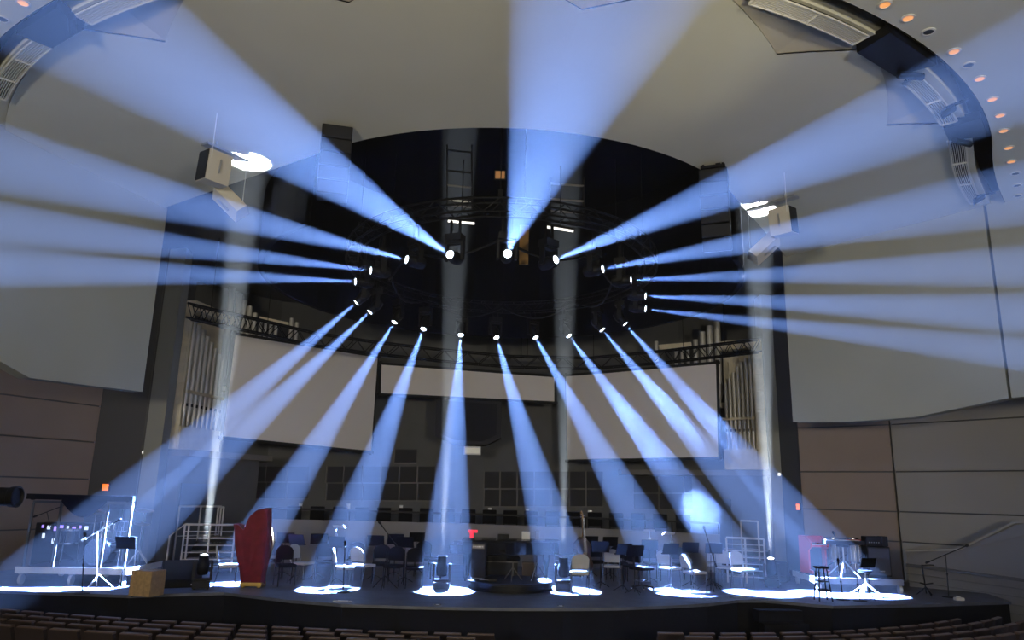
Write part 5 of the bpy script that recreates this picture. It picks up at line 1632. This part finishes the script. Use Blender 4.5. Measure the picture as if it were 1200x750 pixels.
tag(o, 'small white box on floor at the right front stage edge', 'box')
# steps at the notch right of the apron
t = thing('apron_steps', 'dark steps down from the stage front between apron and right wing', 'stairs', Vector((6.0, 17.1, -1.1)), .1)
for k in range(4):
    m = MB(); m.box((0, .25 * k - .55, .12 + .24 * k), (1.0, .3, .24)); m.build('step', 'skirt', t)
# floor sockets and cable marks near the apron edge
for px, py, lab in ((402, 704.5, 'lit floor pocket plate near the apron edge left of centre'), (513, 709, 'small shiny floor plate at apron edge below the centre floor light'), (657, 710.5, 'small shiny floor plate at apron edge below the right floor light'), (865, 700.5, 'bright floor plate at the right end of the apron edge')):
    c = P0(px, py)
    t = thing('floor_pocket', lab, 'floor plate', c)
    w = .4 if px in (402, 865) else .14
    m = MB(); m.box((0, 0, .006), (w, .12, .012), bev=.003); pl = m.build('plate', 'chrome', t)
    m = MB(); m.box((0, 0, .013), (w * .5, .05, .004)); m.build('flap', 'silver', t)
# ================================================================== AUDITORIUM SEATS
t0 = thing('theatre_seat', 'x', 'theatre seat', (0, 0, 0), group='rows of theatre seats before the stage')
m = MB()
rows = []
for z, y, w in ((.38, -.02, .25), (.6, -.06, .255), (.78, -.1, .25), (.86, -.12, .235), (.875, -.12, .22)):
    rows.append([Vector((-w, y - .02, z)), Vector((w, y - .02, z)), Vector((w, y + .045, z)), Vector((-w, y + .045, z))])
m.loft(rows); m.build('backrest', 'seat_cloth', t0)
m = MB(); m.box((0, -.095, .875), (.47, .085, .035), rx=.1, bev=.012); m.build('top_rail', 'seat_wood', t0)
m = MB(); m.box((0, .24, .42), (.46, .36, .1), bev=.03); m.build('seat', 'seat_cloth', t0)
m = MB(); m.box((.287, .12, .6), (.045, .34, .05), bev=.012); m.box((.287, .14, .3), (.035, .2, .58)); m.build('armrest', 'seat_wood', t0)
m = MB(); m.box((0, .12, .18), (.1, .25, .36)); m.build('pedestal', 'black_metal', t0)
kids0 = [o for o in COL.objects if o.parent is t0]

def proj(p):
    q = p - Vector((0, 0, EYE))
    d = q.dot(_f)
    return 600 + FPX * q.dot(CAM_R) / d, 375 - FPX * q.dot(CAM_U) / d
def rowy_left(x): return 13.98 + .0165 * (x + .3) ** 2
def rowy_right(x):
    dx = x - 2.7
    return 25.5 - math.sqrt(max(1, 11.0 ** 2 - dx * dx))
rown = ['front row', 'second row', 'third row', 'fourth row']
first = True
for k in range(4):
    for side in ('left', 'right'):
        n = 0
        x = -.42 - (.29 if k % 2 else 0) if side == 'left' else 3.0 + (.29 if k % 2 else 0)
        while (x > -11 if side == 'left' else x < 12.0):
            y = (rowy_left(x) if side == 'left' else rowy_right(x)) - .92 * k
            sl = (.033 * (x + .3) if side == 'left' else (x - 2.7) / max(2, math.sqrt(max(1, 121 - (x - 2.7) ** 2))))
            z = -1.075 + .1 * k
            u, v = proj(Vector((x, y, z + .88)))
            n += 1
            if -8 < u < 1208 and v < 749.5 and not (side == 'right' and x > 9.6 + .6 * k):
                lab = f'theatre seat with brown top rail in the {rown[k]} {side} of the aisle gap, {n} seats out'
                lab = f'brown topped theatre seat, {rown[k]}, {side} of the aisle, {ordn[n - 1]} from the aisle'
                if first: o = t0; first = False
                else:
                    o = t0.copy(); COL.objects.link(o)
                    for c_ in kids0:
                        d_ = c_.copy(); COL.objects.link(d_); d_.parent = o
                o.location = (x, y, z); o.rotation_euler = (0, 0, math.atan(sl)); o['label'] = lab
            x += (-.58 if side == 'left' else .58) * math.cos(math.atan(sl))
# seat risers
for k in range(1, 4):
    m = MB()
    pts = [Vector((x, rowy_left(x) - .92 * k + .55, -1.1)) for x in [-12 + .8 * i for i in range(16)]]
    pts += [Vector((3.0 + .6 * i, rowy_right(3.0 + .6 * i) - .92 * k + .55, -1.1)) for i in range(14)]
    poly = pts + [Vector((13, 3, -1.1)), Vector((-13, 3, -1.1))]
    m.prism(poly, (0, 0, .1 * k + .02)); struct(m.build('floor_riser', 'house_floor'))
# ================================================================== SMOKE DRIFTING THROUGH THE RIGHT HAND BEAMS
def smoke_mat(name, dens, scale, lo, hi, seed):
    m = bpy.data.materials.new(name); m.use_nodes = True
    nt = m.node_tree
    for n in list(nt.nodes): nt.nodes.remove(n)
    o = nt.nodes.new('ShaderNodeOutputMaterial')
    v = nt.nodes.new('ShaderNodeVolumeScatter'); v.inputs['Anisotropy'].default_value = .35
    tc = nt.nodes.new('ShaderNodeTexCoord')
    mp = nt.nodes.new('ShaderNodeMapping'); mp.inputs['Location'].default_value = (seed, seed * .7, 0)
    nz = nt.nodes.new('ShaderNodeTexNoise'); nz.inputs['Scale'].default_value = scale; nz.inputs['Detail'].default_value = 5; nz.inputs['Roughness'].default_value = .62; nz.inputs['Distortion'].default_value = 1.2
    cr = nt.nodes.new('ShaderNodeMapRange'); cr.inputs['From Min'].default_value = lo; cr.inputs['From Max'].default_value = hi; cr.inputs['To Min'].default_value = 0; cr.inputs['To Max'].default_value = dens
    # the puff thins out towards its outside
    ln = nt.nodes.new('ShaderNodeVectorMath'); ln.operation = 'LENGTH'
    fd = nt.nodes.new('ShaderNodeMapRange'); fd.inputs['From Min'].default_value = 1.0; fd.inputs['From Max'].default_value = .6
    ml = nt.nodes.new('ShaderNodeMath'); ml.operation = 'MULTIPLY'
    nt.links.new(tc.outputs['Object'], mp.inputs['Vector']); nt.links.new(mp.outputs[0], nz.inputs['Vector'])
    nt.links.new(nz.outputs['Fac'], cr.inputs['Value'])
    nt.links.new(tc.outputs['Object'], ln.inputs[0]); nt.links.new(ln.outputs['Value'], fd.inputs['Value'])
    nt.links.new(cr.outputs[0], ml.inputs[0]); nt.links.new(fd.outputs[0], ml.inputs[1])
    nt.links.new(ml.outputs[0], v.inputs['Density']); nt.links.new(v.outputs[0], o.inputs['Volume'])
    return m
def smoke(name, beam, t0, t1, rad_, label, dens, scale, lo, hi, seed):
    kind, a, b, ang = BEAMS[beam]
    p, q = a.lerp(b, t0), a.lerp(b, t1)
    c = (p + q) / 2
    m = MB()
    rr = bmesh.ops.create_icosphere(m.bm, subdivisions=3, radius=1)
    o = m.build(name, smoke_mat(label, dens, scale, lo, hi, seed), None, smooth=True)
    o.location = c
    o.rotation_euler = (q - p).to_track_quat('Z', 'Y').to_euler()
    o.scale = (rad_, rad_, (q - p).length / 2)
    o['kind'] = 'stuff'; o['label'] = label; o['category'] = 'smoke'
smoke('smoke', 7, .66, .815, .56, 'bright billowing smoke low in the beam before the right stairs', .075, 2.7, .505, .58, 3.1)
smoke('smoke', 7, .22, .63, .5, 'curling smoke along the beam that crosses the lower right screen corner', .022, 4.2, .50, .64, 9.3)
smoke('smoke', 8, .15, .56, .36, 'curling smoke along the second beam from the right', .024, 4.2, .50, .64, 5.7)
smoke('smoke', 9, .25, .56, .36, 'thin smoke in the rightmost downward beam', .018, 4.0, .50, .66, 1.9)
